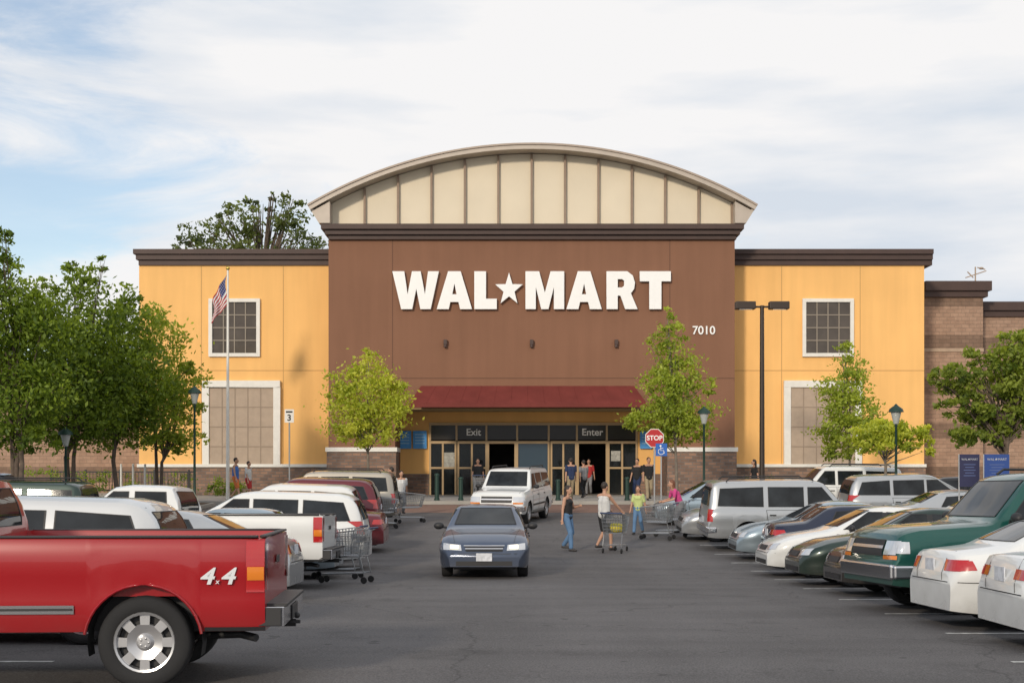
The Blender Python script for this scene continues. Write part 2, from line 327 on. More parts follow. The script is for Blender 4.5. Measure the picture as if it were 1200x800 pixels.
joints('wall_joints',JNB,DB,(460,785),(443,),bx0,bx1,zo,Z(281,DB))
m=MB(); zz=Z(281,DB)-z0; ca,cb=X(376,DB-.5),X(872,DB-.5)
m.bb(ca+.3,cb-.3,-.18,17.9,zz,zz+.2).bb(ca+.15,cb-.15,-.34,17.95,zz+.2,zz+.42).bb(ca,cb,-.5,18,zz+.42,Z(262,DB-.5)-z0); m.build('cornice',DBR,st)
DA=63.3; sA=F/DA; cx=X(624,DA); hc=264/sA; sg=72/sA; Ra=(hc*hc+sg*sg)/(2*sg); cz=Z(168,DA)-Ra; th=.25
def arc(r,n=48,hw=hc):
    a=math.asin(hw/Ra); return [(cx+r*math.sin(-a+2*a*i/n),cz+r*math.cos(-a+2*a*i/n)-z0) for i in range(n+1)]
o_=arc(Ra); i_=arc(Ra-th)
MB().prism(o_+i_[::-1],DA-64,82-64).build('arched_roof',EDG,st)
MB().prism(arc(Ra+.02)+arc(Ra-.06)[::-1],DA-.06-64,DA-64-.003).build('roof_drip_edge',M('drip_edge',(.36,.29,.235),.5,.1,.05),st)
tw=[(p[0],p[1]) for p in arc(Ra-th-.02,40,X(861,64.3)-cx)]
zb_=Z(262,63.5)-z0
MB().prism([(tw[0][0],zb_)]+tw+[(tw[-1][0],zb_)],.25,17.5).build('arch_panel',TAN,st)
for s in(-1,1):
    p=[(cx+s*(hc-.02),o_[0][1]-.02),(cx+s*(hc-.5),zb_+.02),(cx+s*(hc-1.0),zb_+.02),(cx+s*(hc-1.0),i_[0][1]+.40),(cx+s*(hc-.30),i_[0][1]+.02)]
    MB().prism(p,DA+.15-64,81-64).build('eave_return',EDG,st)
for k in range(12):
    px=427.5+k*39.1; xx=X(px,64.2); zt=cz+math.sqrt((Ra-th-.05)**2-(xx-cx)**2)-z0
    MB().bb(xx-.05,xx+.05,.08,.245,zb_,zt).build('rib',RIB,st)
ax0,ax1=X(480,63),X(757,63)
m=MB(); zt=Z(452,DB)-z0; zb=Z(477,62.8)-z0
poly=[(0,zt),(-1.25,zb+.18),(-1.25,zb),(-1.15,zb),(0,zb+.05)]
vs=[(ax0+(.45 if y==0 else 0),y-.005,z) for y,z in poly]+[(ax1-(.45 if y==0 else 0),y-.005,z) for y,z in poly]
m.add(vs,[(0,1,2,3,4),(9,8,7,6,5)]+[(i,(i+1)%5,(i+1)%5+5,i+5) for i in range(5)])
aw=m.build('awning',RED,st)
m=MB()
for k in range(1,14):
    xx=ax0+(ax1-ax0)*k/14; xt=ax0+.45+(ax1-ax0-.9)*k/14
    m.tube([(xt,-.01,zt),(xx,-1.26,zb+.18)],.008,5)
m.build('seam',RED,aw)
DE=67.0
B('recess_wall',YEL,px0-.1,px1+.1,DE,DE+.3,Z(497,DE),zo-.004)
B('recess_wall',YEL,px0-.1,X(503,DE),DE,DE+.3,Z(555,DE),Z(497,DE)); B('recess_wall',YEL,X(745,DE),px1+.1,DE,DE+.3,Z(555,DE),Z(497,DE))
B('stone_base',STN,px0,X(503,DE),DE-.1,DE+.3,z0-.2,Z(555,DE)-.003); B('stone_base',STN,X(745,DE),px1,DE-.1,DE+.3,z0-.2,Z(555,DE)-.003)
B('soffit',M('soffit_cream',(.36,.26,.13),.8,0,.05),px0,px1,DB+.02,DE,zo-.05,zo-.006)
m=MB().bb(X(500,DE),X(748,DE),DE+5-64,DE+5.1-64,0,4.2).bb(X(500,DE),X(748,DE),DE+.3-64,DE+5-64,3.9,4.0).bb(X(500,DE)-.1,X(500,DE),DE+.3-64,DE+5-64,0,4).bb(X(748,DE),X(748,DE)+.1,DE+.3-64,DE+5-64,0,4)
m.build('vestibule',M('vestibule_grey',(.035,.03,.027),.8,0,.4,1.4),st)
m=MB()
for k in range(3): m.bb(X(540,DE)+k*2.6,X(540,DE)+k*2.6+1.2,5.5,7.6,0.1,1.5+.3*(k%2))
m.build('display_shelf',M('shelf_goods',(.10,.08,.07),.7,0,.8,5,detail=1),st)
zg=gz(DE)+.14-z0
def frame(nm,a,b,t,bt,vx,hz,wid=.09):
    x0,x1,zt,zb=X(a,DE),X(b,DE),Z(t,DE)-z0,(zg if bt is None else Z(bt,DE)-z0); y=DE-64
    m=MB().bb(x0,x1,y-.08,y+.08,zt-wid*1.4,zt).bb(x0,x0+wid,y-.08,y+.08,zb,zt-wid*1.4).bb(x1-wid,x1,y-.08,y+.08,zb,zt-wid*1.4)
    for p in vx: m.bb(X(p,DE)-wid/2,X(p,DE)+wid/2,y-.075,y+.075,zb,zt-wid*1.4)
    for p in hz: m.bb(x0+wid,x1-wid,y-.085,y+.05,Z(p,DE)-z0-wid/2,Z(p,DE)-z0+wid/2)
    return m.build(nm,BRZ,st)
TRG=bpy.data.materials.new('door_glass'); TRG.use_nodes=True; b=TRG.node_tree.nodes['Principled BSDF']; b.inputs['Base Color'].default_value=(.02,.024,.026,1); b.inputs['Roughness'].default_value=.05; b.inputs['Alpha'].default_value=.5; b.inputs['Specular IOR Level'].default_value=.35
DKT=M('transom_glass',(.03,.027,.024),.2,0,0,spec=.3)
f=frame('transom',503,747,495,516,(535,570,606,643,676,711),()) 
MB().bb(X(504,DE),X(746,DE),DE-64-.01,DE-64+.01,Z(515,DE)-z0,Z(497,DE)-z0).build('pane',DKT,f)
for a,b,vx,nm,gl in((503,535,(519,),'sidelight',1),(536,571,(553,),'sliding_door',1),(605,644,(),'centre_window',1),(645,676,(660,),'sliding_door',1),(712,747,(729,),'sidelight',1),(571,605,(),'door_opening',0),(676,712,(),'door_opening',0)):
    f=frame(nm,a,b,516.5,None,vx,(548,) if gl and nm!='centre_window' else ())
    if gl: MB().bb(X(a,DE)+.05,X(b,DE)-.05,DE-64-.012,DE-64+.012,zg+.05,Z(519,DE)-z0).build('pane',TRG if nm!='centre_window' else M('blue_glass',(.03,.055,.08),.08,0,0,spec=.5),f)
WTX=M('white_lettering',(.85,.85,.83),.5,0,0)
text('lettering','Exit',.46,(X(555,DE),DE-64-.1,Z(506.5,DE)-z0),FR,WTX,st,.01,offset=.008); text('lettering','Enter',.46,(X(694,DE),DE-64-.1,Z(506.5,DE)-z0),FR,WTX,st,.01,offset=.008)
for a,b,c,d_ in((520,533,530,548),(716,727,528,540)):
    MB().bb(X(a,DE),X(b,DE),DE-64-.03,DE-64-.02,Z(d_,DE)-z0,Z(c,DE)-z0).build('notice',M('notice_paper',(.38,.38,.35),.7,0,.3,8),st)
wg=[(1083,1152,330,348,70),(1150,1300,354,371,71.5)]
for a,b,t,t2,d in wg:
    B('wing_wall',MAS,X(a,d) if a>1100 else xR1+.02,X(b,d),d,100,z0-.3,Z(t2,d))
    m=MB(); zz=Z(t2,d)-z0
    m.bb(X(a,d)-.02,X(b,d)+.2,d-64-.15,36.2,zz,zz+.3).bb(X(a,d),X(b,d)+.35,d-64-.3,36.3,zz+.3,Z(t,d)-z0); m.build('cornice',DBR,st)
    if a<1100: B('wing_band',M('band_tan',(.40,.30,.22),.8,0,.1),xR1+.02,X(b,d)+.02,d-.05,d+.4,Z(412,d),Z(408,d))
B('wing_wall',MAS,X(-60,72),xL0-.01,72,100,z0-.3,Z(430,72))
for p in(522,623,722):
    m=MB().box((X(p,DB),-.10,Z(401,DB)-z0),(.16,.2,.22)).tube([(X(p,DB),-.12,Z(403,DB)-z0),(X(p,DB),-.12,Z(407,DB)-z0)],[.07,.09],8); m.build('wall_light',DBR,st,bevel=.01)
text('number','7010',.53,(X(824.5,DB),-.05,Z(387.5,DB)-z0),FR,WTX,st,.02,offset=.008)
sg_=thing('store_sign','huge white raised block letters and star mounted across the brown front wall','sign',(0,DB,Z(362,DB)))
SGM=M('sign_white',(.86,.86,.85),.45,0,.02)
LT={'W':[[(0,1),(.33,1),(.43,.36),(.56,1),(.80,1),(.93,.36),(1.02,1),(1.32,1),(1.09,0),(.80,0),(.68,.56),(.56,0),(.25,0)]],
'A':[[(0,0),(.34,0),(.39,.19),(.63,.19),(.68,0),(1.02,0),(.69,1),(.33,1)],[(.44,.39),(.58,.39),(.51,.70)]],
'L':[[(0,0),(.70,0),(.70,.27),(.36,.27),(.36,1),(0,1)]],
'M':[[(0,0),(.30,0),(.30,.62),(.47,0),(.68,0),(.85,.62),(.85,0),(1.15,0),(1.15,1),(.75,1),(.575,.42),(.40,1),(0,1)]],
'R':[[(0,0),(.34,0),(.34,.36),(.43,.36),(.58,0),(.96,0),(.75,.42),(.85,.53),(.88,.70),(.81,.89),(.64,1),(0,1)],[(.34,.57),(.34,.80),(.48,.80),(.55,.76),(.55,.62),(.48,.57)]],
'T':[[(.27,0),(.61,0),(.61,.74),(.88,.74),(.88,1),(0,1),(0,.74),(.27,.74)]]}
def letter(ch,a,b,polys=None,t=318,bt=362,nm='letter'):
    polys=polys or LT[ch]; xs=[p[0] for p in polys[0]]; wd=max(xs); mn=min(xs)
    cu=bpy.data.curves.new('c','CURVE'); cu.dimensions='2D'; cu.fill_mode='BOTH'; cu.extrude=.07; cu.bevel_depth=.008
    x0,x1=X(a,DB-.2),X(b,DB-.2); h=Z(t,DB-.2)-Z(bt,DB-.2)
    for pl in polys:
        s=cu.splines.new('POLY'); s.points.add(len(pl)-1); s.use_cyclic_u=True
        for q,p in enumerate(pl): s.points[q].co=((p[0]-mn)/(wd-mn)*(x1-x0),p[1]*h,0,1)
    t_=bpy.data.objects.new('tmp',cu); col.objects.link(t_); dg=bpy.context.evaluated_depsgraph_get(); me=bpy.data.meshes.new_from_object(t_.evaluated_get(dg)); bpy.data.objects.remove(t_)
    me.materials.clear(); me.materials.append(SGM)
    o=bpy.data.objects.new(nm,me); col.objects.link(o); o.parent=sg_; o.location=(x0,-.13,Z(bt,DB-.2)-Z(362,DB)); o.rotation_euler=FR
letter('W',460,514);letter('A',512,553);letter('L',556,582);letter('M',616,661);letter('A',664,705);letter('R',711,747);letter('T',750,786)
sp_=[]
for k in range(10):
    r=1 if k%2==0 else .40; a=PI/2+k*PI/5; sp_.append((.5+.5*r*math.cos(a),.45+.55*r*math.sin(a)))
letter('*',581,612,[sp_],320,355,'star')
for i,(a,b,d) in enumerate(((466,482,66.9),(484,500,66.9),(750,764,66.9),(767,781,66.9))):
    t=thing('poster',['light blue poster at the far left of the entrance','blue poster next to the exit side glazing','blue poster just right of the entrance glazing','blue poster furthest right under the awning'][i],'poster',(X((a+b)/2,d),d-.02,Z(515,d)))
    w_=X(b,d)-X(a,d); MB().box((0,0,0),(w_,.03,.85)).build('panel',BLU,t); 
    m=MB(); [m.box((0,-.02,.25-.14*k),(w_*.7,.01,.05)) for k in range(4)]; m.build('print_lines',M('poster_print',(.3,.55,.8),.5,0,0),t)
t=thing('antenna','small metal weather antenna on the roof corner at right','antenna',(X(1143,71),71,Z(330,71)))
MB().tube([(0,0,-.1),(0,0,.75)],.035,6).build('mast',GGR,t)
MB().tube([(-.5,0,.2),(.55,0,.55)],.03,6).tube([(-.4,0,.5),(-.1,0,.2)],.03,6).tube([(.1,0,.72),(.5,0,.62)],.03,6).ell((.3,0,.68),(.12,.12,.06)).build('arms',GGR,t)
# ---------------------------------------------------------------- trees
BARK=M('bark',(.12,.09,.07),.95,0,.3,6,.6,30); BARK2=M('bark_pale',(.20,.17,.14),.95,0,.25,6,.5,30)
def leafmesh(name,ells,n,size,mat,parent,seed,tuft=.28,shell=.5):
    rs=np.random.RandomState(seed); wt=np.array([e[1][0]*e[1][1]*e[1][2] for e in ells])**.75; wt/=wt.sum()
    P=[];T=[]
    for (c,r),wgt in zip(ells,wt):
        ne=int(n*wgt); K=max(3,ne//38)
        d=rs.normal(size=(K,3)); d/=np.linalg.norm(d,axis=1)[:,None]; rad=shell+(1.05-shell)*rs.rand(K)**.7
        tc_=np.array(c)+d*np.array(r)*rad[:,None]; tt=rs.rand(K)*.6+.15*d[:,2]  # random tuft tone, plus light on upper tufts put into the leaf colour
        idx=rs.randint(0,K,ne); sg=tuft*min(r)*(.5+.8*rs.rand(K))[idx][:,None]
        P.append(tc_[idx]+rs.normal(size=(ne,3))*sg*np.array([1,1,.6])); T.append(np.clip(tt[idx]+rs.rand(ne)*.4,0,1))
    P=np.concatenate(P);T=np.concatenate(T); n=len(P)
    a=rs.normal(size=(n,3)); a[:,2]-=.3; a/=np.linalg.norm(a,axis=1)[:,None]
    b=np.cross(a,rs.normal(size=(n,3))); b/=np.linalg.norm(b,axis=1)[:,None]
    s=size*(.6+.8*rs.rand(n))[:,None]
    V=np.stack([P-a*s,P+b*s*.5,P+a*s,P-b*s*.5],1).reshape(-1,3)
    me=bpy.data.meshes.new(name); me.vertices.add(4*n); me.vertices.foreach_set('co',V.ravel()); me.loops.add(4*n); me.loops.foreach_set('vertex_index',np.arange(4*n)); me.polygons.add(n); me.polygons.foreach_set('loop_start',np.arange(0,4*n,4)); me.polygons.foreach_set('loop_total',np.full(n,4))
    me.update(calc_edges=True); at=me.attributes.new('tone','FLOAT','FACE'); at.data.foreach_set('value',T.astype(np.float32)); me.materials.append(mat)
    o=bpy.data.objects.new(name,me); col.objects.link(o); o.parent=parent; return o
def tree(name,label,bpx,d,ells,n,size,lm,r0=.12,seed=1,group=None,bark=None,dz=0,depth=1.0,stems=1,nb=3,tuft=.28,shell=.5):
    x=X(bpx,d); t=thing(name,label,'tree',(x,d,gz(d)+dz),0,group); s=d/F; base=Vector((x,d,gz(d)+dz)); rr=random.Random(seed)
    E=[]
    for (px,py,rx,ry) in ells:
        c=Vector((X(px,d),d+rr.uniform(-.35,.35)*rx*s,Z(py,d)))-base; E.append((tuple(c),(rx*s,rx*s*depth,ry*s)))
    m=MB(); zc=min(e[0][2]-e[1][2] for e in E); zt=max(e[0][2] for e in E); tope=max(E,key=lambda e:e[0][2])
    ends=[]
    for k in range(stems):
        off=Vector((rr.uniform(-.25,.25),rr.uniform(-.2,.2),0))*(stems>1)
        te=tope if k==0 else rr.choice(E); top=Vector(te[0])-Vector((0,0,te[1][2]*.3)); fk=max(.4,zc*.85)
        if top.z<fk+.5: top.z=fk+.8
        pts=[off*.4,off*.7+Vector((rr.uniform(-.05,.05),0,fk*.5)),off*1.2+Vector((0,0,fk)),(off*1.2+Vector((0,0,fk))).lerp(top,.5),top]
        m.tube([p-Vector((0,0,.1 if i==0 else 0)) for i,p in enumerate(pts)],[r0*1.25,r0,r0*.8,r0*.45,r0*.12],8); ends.append(pts)
    for i,(c,r) in enumerate(E):
        for q in range(nb):
            pts=ends[(i+q)%stems]; st_=pts[2].lerp(pts[3],rr.uniform(0,.9)) if c[2]>pts[2].z else pts[2]
            e=Vector(c)+Vector((rr.uniform(-.6,.6)*r[0],rr.uniform(-.6,.6)*r[1],rr.uniform(-.4,.5)*r[2])); mid=st_.lerp(e,.5)+Vector((0,0,.12*(e-st_).length))*rr.uniform(-.3,1)
            m.tube([st_,mid,e],[r0*.38,r0*.24,r0*.07],6)
    m.build('trunk',bark or BARK,t,smooth=60)
    leafmesh('crown',E,n,size,lm,t,seed,tuft,shell); return t
LD=leafmat('leaf_mid',(.05,.095,.012),(.25,.34,.04)); LY=leafmat('leaf_young',(.26,.34,.03),(.60,.62,.10)); LK=leafmat('leaf_dark',(.035,.055,.018),(.16,.20,.055)); LB=leafmat('leaf_bright',(.15,.22,.025),(.45,.52,.08)); LM=leafmat('leaf_right',(.08,.13,.02),(.32,.38,.06))
gl='trees clustered at the left edge of the lot'
tree('tree','big leafy green tree nearest the left edge of the frame',22,46,[(10,365,46,42),(-25,400,60,60),(40,410,58,60),(15,470,64,50),(-4,300,24,30),(6,272,12,14),(48,370,30,28),(20,515,50,16),(-30,320,30,30)],17500,.085,LD,.10,11,gl,stems=3,tuft=.27,shell=.38)
tree('tree','tall green tree with airy top, second from left edge',84,50,[(92,375,54,44),(72,430,60,55),(120,430,50,55),(98,328,24,16),(62,336,14,12),(90,490,56,34),(120,308,10,10),(60,500,34,22),(84,312,9,8)],17500,.085,LD,.09,12,gl,stems=3,tuft=.27,shell=.38)
tree('tree','rounded green tree just left of the yellow wall',140,52.5,[(150,395,36,36),(140,445,44,50),(170,465,36,44),(140,500,44,30),(150,352,16,20),(120,480,30,36)],13000,.085,LD,.08,13,gl,stems=2,tuft=.27,shell=.38)
tree('tree','light open tree in front of the yellow wall beside the short green lamp',186,55,[(190,400,28,28),(205,445,28,32),(186,470,32,36),(208,500,26,26),(178,365,14,14),(222,430,15,10),(228,480,12,10),(190,520,26,12)],6400,.088,LB,.08,14,gl,stems=2,tuft=.34)
tree('oak_tree','dark spreading oak rising behind the left roofline',300,105,[(234,274,26,16),(285,262,32,20),(330,262,28,22),(362,282,22,18),(300,242,16,11),(338,240,13,11),(258,256,14,11),(216,284,12,8),(320,230,8,6),(350,330,60,40),(290,320,60,36)],8200,.17,LK,.32,15,bark=BARK,nb=6,tuft=.32,shell=.5)
tree('young_tree','bright yellow green young tree left of the store entrance',431,56.5,[(428,470,36,32),(454,485,26,28),(408,490,26,25),(430,440,24,22),(402,447,17,14),(458,455,18,15),(430,508,40,13),(432,421,10,11),(472,475,13,10),(390,470,11,9)],8600,.078,LY,.06,16,dz=.0,bark=BARK2,tuft=.33)
tree('young_tree','tall slender green tree in front of the right brown wall',792,54.5,[(790,390,15,18),(785,415,22,22),(796,440,30,24),(780,455,28,22),(800,478,36,22),(775,490,38,20),(800,505,36,18),(782,370,8,10),(828,455,11,11),(748,492,17,10),(768,400,10,9),(762,505,14,7)],8600,.078,LB,.065,17,bark=BARK2,tuft=.33)
tree('young_tree','airy pale green tree before the right yellow wall',996,56,[(993,430,17,18),(990,458,28,22),(1000,480,30,22),(990,505,34,20),(985,525,26,12),(990,408,8,10)],6400,.078,LB,.06,18,bark=BARK2,tuft=.33)
tree('young_tree','low yellow green tree behind the parked cars right of the pale green tree',1038,47,[(1040,505,36,13),(1015,512,22,11),(1068,510,26,12),(1040,520,40,10),(1085,525,14,8),(1030,498,14,8)],4200,.078,LY,.06,19,bark=BARK2,tuft=.35)
tree('tree','broad bushy green tree at the right edge of the frame',1165,43,[(1160,455,50,14),(1190,425,38,18),(1130,478,34,11),(1185,490,48,14),(1112,438,26,9),(1150,508,44,12),(1195,400,22,12),(1150,418,22,9),(1215,460,40,40),(1098,446,13,6),(1140,440,24,8)],12000,.085,LM,.09,20,stems=2,nb=5,tuft=.34)
fl=[]
rr=random.Random(5)
for i in range(30):
    px=rr.choice([rr.uniform(-260,170),rr.uniform(1120,1400)]); fl.append(((X(px,120),120+rr.uniform(-5,5),Z(528+rr.uniform(-16,10),120)),(3.2,2.5,2.2)))
tag(leafmesh('distant_trees',fl,10000,.42,LK,None,33,.3),'dark mass of far trees low behind the lot','trees',kind='stuff')
def shrub(label,px,d,w,h,seed,lm=LD,n=900):
    t=thing('shrub',label,'shrub',(X(px,d),d,gz(d)+.12))
    leafmesh('leaves',[((0,0,h*.5),(w,w*.6,h*.55)),((w*.5,0,h*.4),(w*.6,w*.4,h*.45))],n,.06,lm,t,seed,.35)
    MB().tube([(0,0,-.1),(0.05,0,h*.6)],[.04,.02],6).build('stem',BARK,t)
for i,(px,d,w_,h_) in enumerate(((196,63,1.3,1.2),(262,64.6,.9,.8),(365,64.8,1.1,.9),(880,64.5,1.2,.9),(960,64.8,1.4,.8),(1050,64.5,1.5,1.0),(60,60,2.2,1.3),(130,61,1.8,1.1))):
    shrub(['green shrub at the foot of the yellow wall under the open tree','small shrub beside the grey bay on the left','shrub by the left stone pier','shrub right of the right stone pier','low shrub below the right grey bay','shrub near the right end of the yellow wall','wide hedge shrub under the left trees','rounded shrub left of the yellow wall corner'][i],px,d,w_,h_,50+i)
MUL=M('planter_soil',(.10,.065,.04),.95,0,.3,6,.6)
for x0,x1,y0,y1 in((X(395,56.5),X(470,56.5),55.4,57.6),(X(765,54.5),X(850,54.5),53.3,55.9),(X(960,56),X(1090,56),54.8,57.4),(-26,X(240,55),53.5,57)):
    sheet('kerb',x0,x1,y0,y1,.13,CON,1); sheet('planting_bed',x0+.15,x1-.15,y0+.15,y1-.15,.137,MUL)
# ---------------------------------------------------------------- vehicles
TIR=M('tyre_rubber',(.018,.018,.019),.85,0,.1); ALU=M('wheel_alloy',(.55,.55,.56),.3,.8,0); CHR=M('chrome',(.62,.62,.64),.18,1,0); PLB=M('black_plastic',(.02,.02,.022),.55,0,0)
CGL=M('car_glass',(.016,.019,.022),.04,0,.6,2.2,spec=.35); HLP=M('headlamp_lens',(.60,.62,.65),.08,.3,0,coat=1); TLR=M('tail_lamp_red',(.45,.012,.012),.15,0,0,coat=1); AMB=M('amber_lens',(.75,.22,.02),.2,0,0,coat=1)
HON=M('headlamp_lit',(1,.84,.5),.2,0,0,emit=3.0); PLT=M('licence_plate',(.6,.62,.66),.5,0,.2,14); WLN=M('white_lens',(.7,.7,.7),.2,0,0,coat=1)
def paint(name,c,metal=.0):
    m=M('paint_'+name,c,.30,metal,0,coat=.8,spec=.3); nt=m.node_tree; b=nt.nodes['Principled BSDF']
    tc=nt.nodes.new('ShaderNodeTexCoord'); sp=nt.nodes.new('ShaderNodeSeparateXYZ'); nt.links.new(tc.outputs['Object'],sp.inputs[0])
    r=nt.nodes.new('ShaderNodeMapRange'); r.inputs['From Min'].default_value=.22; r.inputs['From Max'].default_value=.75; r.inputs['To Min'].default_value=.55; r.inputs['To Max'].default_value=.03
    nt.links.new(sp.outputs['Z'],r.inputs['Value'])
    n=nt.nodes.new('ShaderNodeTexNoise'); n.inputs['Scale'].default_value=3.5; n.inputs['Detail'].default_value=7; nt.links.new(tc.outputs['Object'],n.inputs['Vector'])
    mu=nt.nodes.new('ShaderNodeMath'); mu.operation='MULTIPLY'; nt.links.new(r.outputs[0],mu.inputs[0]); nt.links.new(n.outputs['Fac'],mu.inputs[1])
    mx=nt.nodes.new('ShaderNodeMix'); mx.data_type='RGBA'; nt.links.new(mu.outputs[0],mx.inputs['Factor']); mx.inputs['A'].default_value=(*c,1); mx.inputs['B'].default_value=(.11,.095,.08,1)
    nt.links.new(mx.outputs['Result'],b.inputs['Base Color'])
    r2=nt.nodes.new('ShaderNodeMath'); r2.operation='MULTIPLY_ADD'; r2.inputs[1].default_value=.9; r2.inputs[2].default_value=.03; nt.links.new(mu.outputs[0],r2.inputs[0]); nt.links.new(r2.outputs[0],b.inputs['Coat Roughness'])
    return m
def profile(tab,x,d=.05):
    xs=[t[0] for t in tab]; ys_=[t[1] for t in tab]
    return float(np.mean(np.interp([x-d,x-d/2,x,x+d/2,x+d],xs,ys_)))
def shell(S):
    L2=S['L']/2;W2=S['W']/2;rk=S['rock'];Rw=S['R'];RA=S['RA']
    xs=set(np.round(np.linspace(-L2,L2,int(S['L']/.09)),4))
    for e in(.004,.012,.03,.06,.10,.15): xs|={round(-L2+e,4),round(L2-e,4)}
    for xw in(S['xf'],S['xr']):
        for k in range(17): xs.add(round(xw+RA*math.cos(PI*k/16),4))
        xs|={round(xw+RA+.004,4),round(xw-RA-.004,4)}
    bed=S.get('bed')
    if bed: xs|={bed[1],bed[1]+.012,bed[0]+.06,bed[0]+.055}
    xs=sorted(xs); rings=[]
    kf,kr=S.get('kf',.20),S.get('kr',.16)
    for x in xs:
        k=kf if x>0 else kr; e=S.get('ez',.6); t=max(0,(abs(x)-(L2-e))/e); pl=1-k*t**2.8
        zb=rk+S.get('lift',.04)*t**2; tp=profile(S['top'],x); bl=min(profile(S['belt'],x),tp-.01)
        for xw in(S['xf'],S['xr']):
            dx=abs(x-xw)
            if dx<RA: zb=max(zb,Rw+math.sqrt(max(0,RA*RA-dx*dx)))
        zb=min(zb,bl-.05)
        def wd(z):
            q=(z-rk)/(bl-rk); return W2*pl*float(np.interp(q,[0,.12,.35,.54,.60,.82,.94,1],[.93,.97,.988,.982,1,.992,.965,.93] if not bed else [.95,.985,.992,.985,1,.997,.985,.965]))
        ring=[(wd(zb+(bl-zb)*q),zb+(bl-zb)*q) for q in(0,.14,.35,.54,.60,.80,.93,1)]
        ws=ring[-1][0]
        if bed and bed[0]+.057<x<bed[1]+.006:
            fz=bed[2]; ring+=[(ws-.03,bl+.012),(ws-.07,bl+.012),(ws-.085,bl-.04),(ws-.09,fz),(ws*.5,fz),(0,fz)]
        else:
            cr=S.get('crown',.055); gh=max(tp-cr-bl,.004); we=ws-gh*S.get('tumble',.36)-.02
            ring+=[(ws+(we-ws)*q,bl+gh*q) for q in(.06,.9)]
            ring+=[(we-.012,bl+gh),(we*.9,bl+gh+cr*.55 if gh>.01 else bl+gh+(tp-bl-gh)*.5),(we*.5,tp-cr*.1*min(1,gh*20) if gh>.01 else tp-.01),(0,tp)]
        rings.append([Vector((x,y,z)) for y,z in ring])
    m=MB(); n=14; NV=2*n-1
    for rg in rings: m.v+=[tuple(p) for p in rg]+[(p.x,-p.y,p.z) for p in rg[-2::-1]]
    for i in range(len(rings)-1):
        for k in range(NV-1): m.f.append((i*NV+k,(i+1)*NV+k,(i+1)*NV+k+1,i*NV+k+1)); m.m.append(0)
    for i in(0,len(rings)-1):
        for k in range(n-1):
            a=(i*NV+k,i*NV+k+1,i*NV+NV-2-k,i*NV+NV-1-k); a=tuple(dict.fromkeys(a))
            m.f.append(a if i else a[::-1]); m.m.append(0)
    return m
def pmesh(bvh,W2,face,quad,nu,nv,off,mb,mi=0,sgn=1):
    a,b,c,d=[Vector(q) for q in quad]; idx={}
    for j in range(nv+1):
        for i in range(nu+1):
            u=i/nu;v=j/nv; p=(a*(1-u)+b*u)*(1-v)+(d*(1-u)+c*u)*v
            if face=='F': o,dr=Vector((7,p.x,p.y)),Vector((-1,0,0))
            elif face=='B': o,dr=Vector((-7,p.x,p.y)),Vector((1,0,0))
            elif face=='T': o,dr=Vector((p.x,p.y*sgn,5)),Vector((0,0,-1))
            else: o,dr=Vector((p.x,4*sgn,p.y)),Vector((0,-sgn,0))
            h,nn,_,_=bvh.ray_cast(o,dr)
            if h is None or (face=='S' and abs(h.y)<W2*.55): continue
            if nn.dot(dr)>0: nn=-nn
            idx[(i,j)]=len(mb.v); mb.v.append(tuple(h+nn*off))
    for j in range(nv):
        for i in range(nu):
            q=[(i,j),(i+1,j),(i+1,j+1),(i,j+1)]
            if all(k in idx for k in q): mb.f.append(tuple(idx[k] for k in q)); mb.m.append(mi)
def rimq(quad,w):
    a,b,c,d=[Vector(q) for q in quad]; ce=(a+b+c+d)/4; pts=[a,b,c,d]; inn=[p+(ce-p).normalized()*w*1.4 for p in pts]
    return [(pts[i],pts[(i+1)%4],inn[(i+1)%4],inn[i]) for i in range(4)]
def pobj(name,bvh,W2,face,quad,mats,parent,off=.004,nu=8,nv=5,rim=0,sgn=1):
    mb=MB(); pmesh(bvh,W2,face,quad,nu,nv,off,mb,0,sgn)
    if rim:
        for q in rimq(quad,rim): pmesh(bvh,W2,face,q,12,1,off+.003,mb,1,sgn)
    if not mats.__class__ is list: mats=[mats]
    if rim: mats=mats+[PLB]
    me=mb.mesh(name,mats,smooth=60,recalc=False,weld=False)
    o=bpy.data.objects.new(name,me); col.objects.link(o); o.parent=parent; return o
def mirq(q): return [(-p[0],p[1]) for p in (q[1],q[0],q[3],q[2])]
WH={}
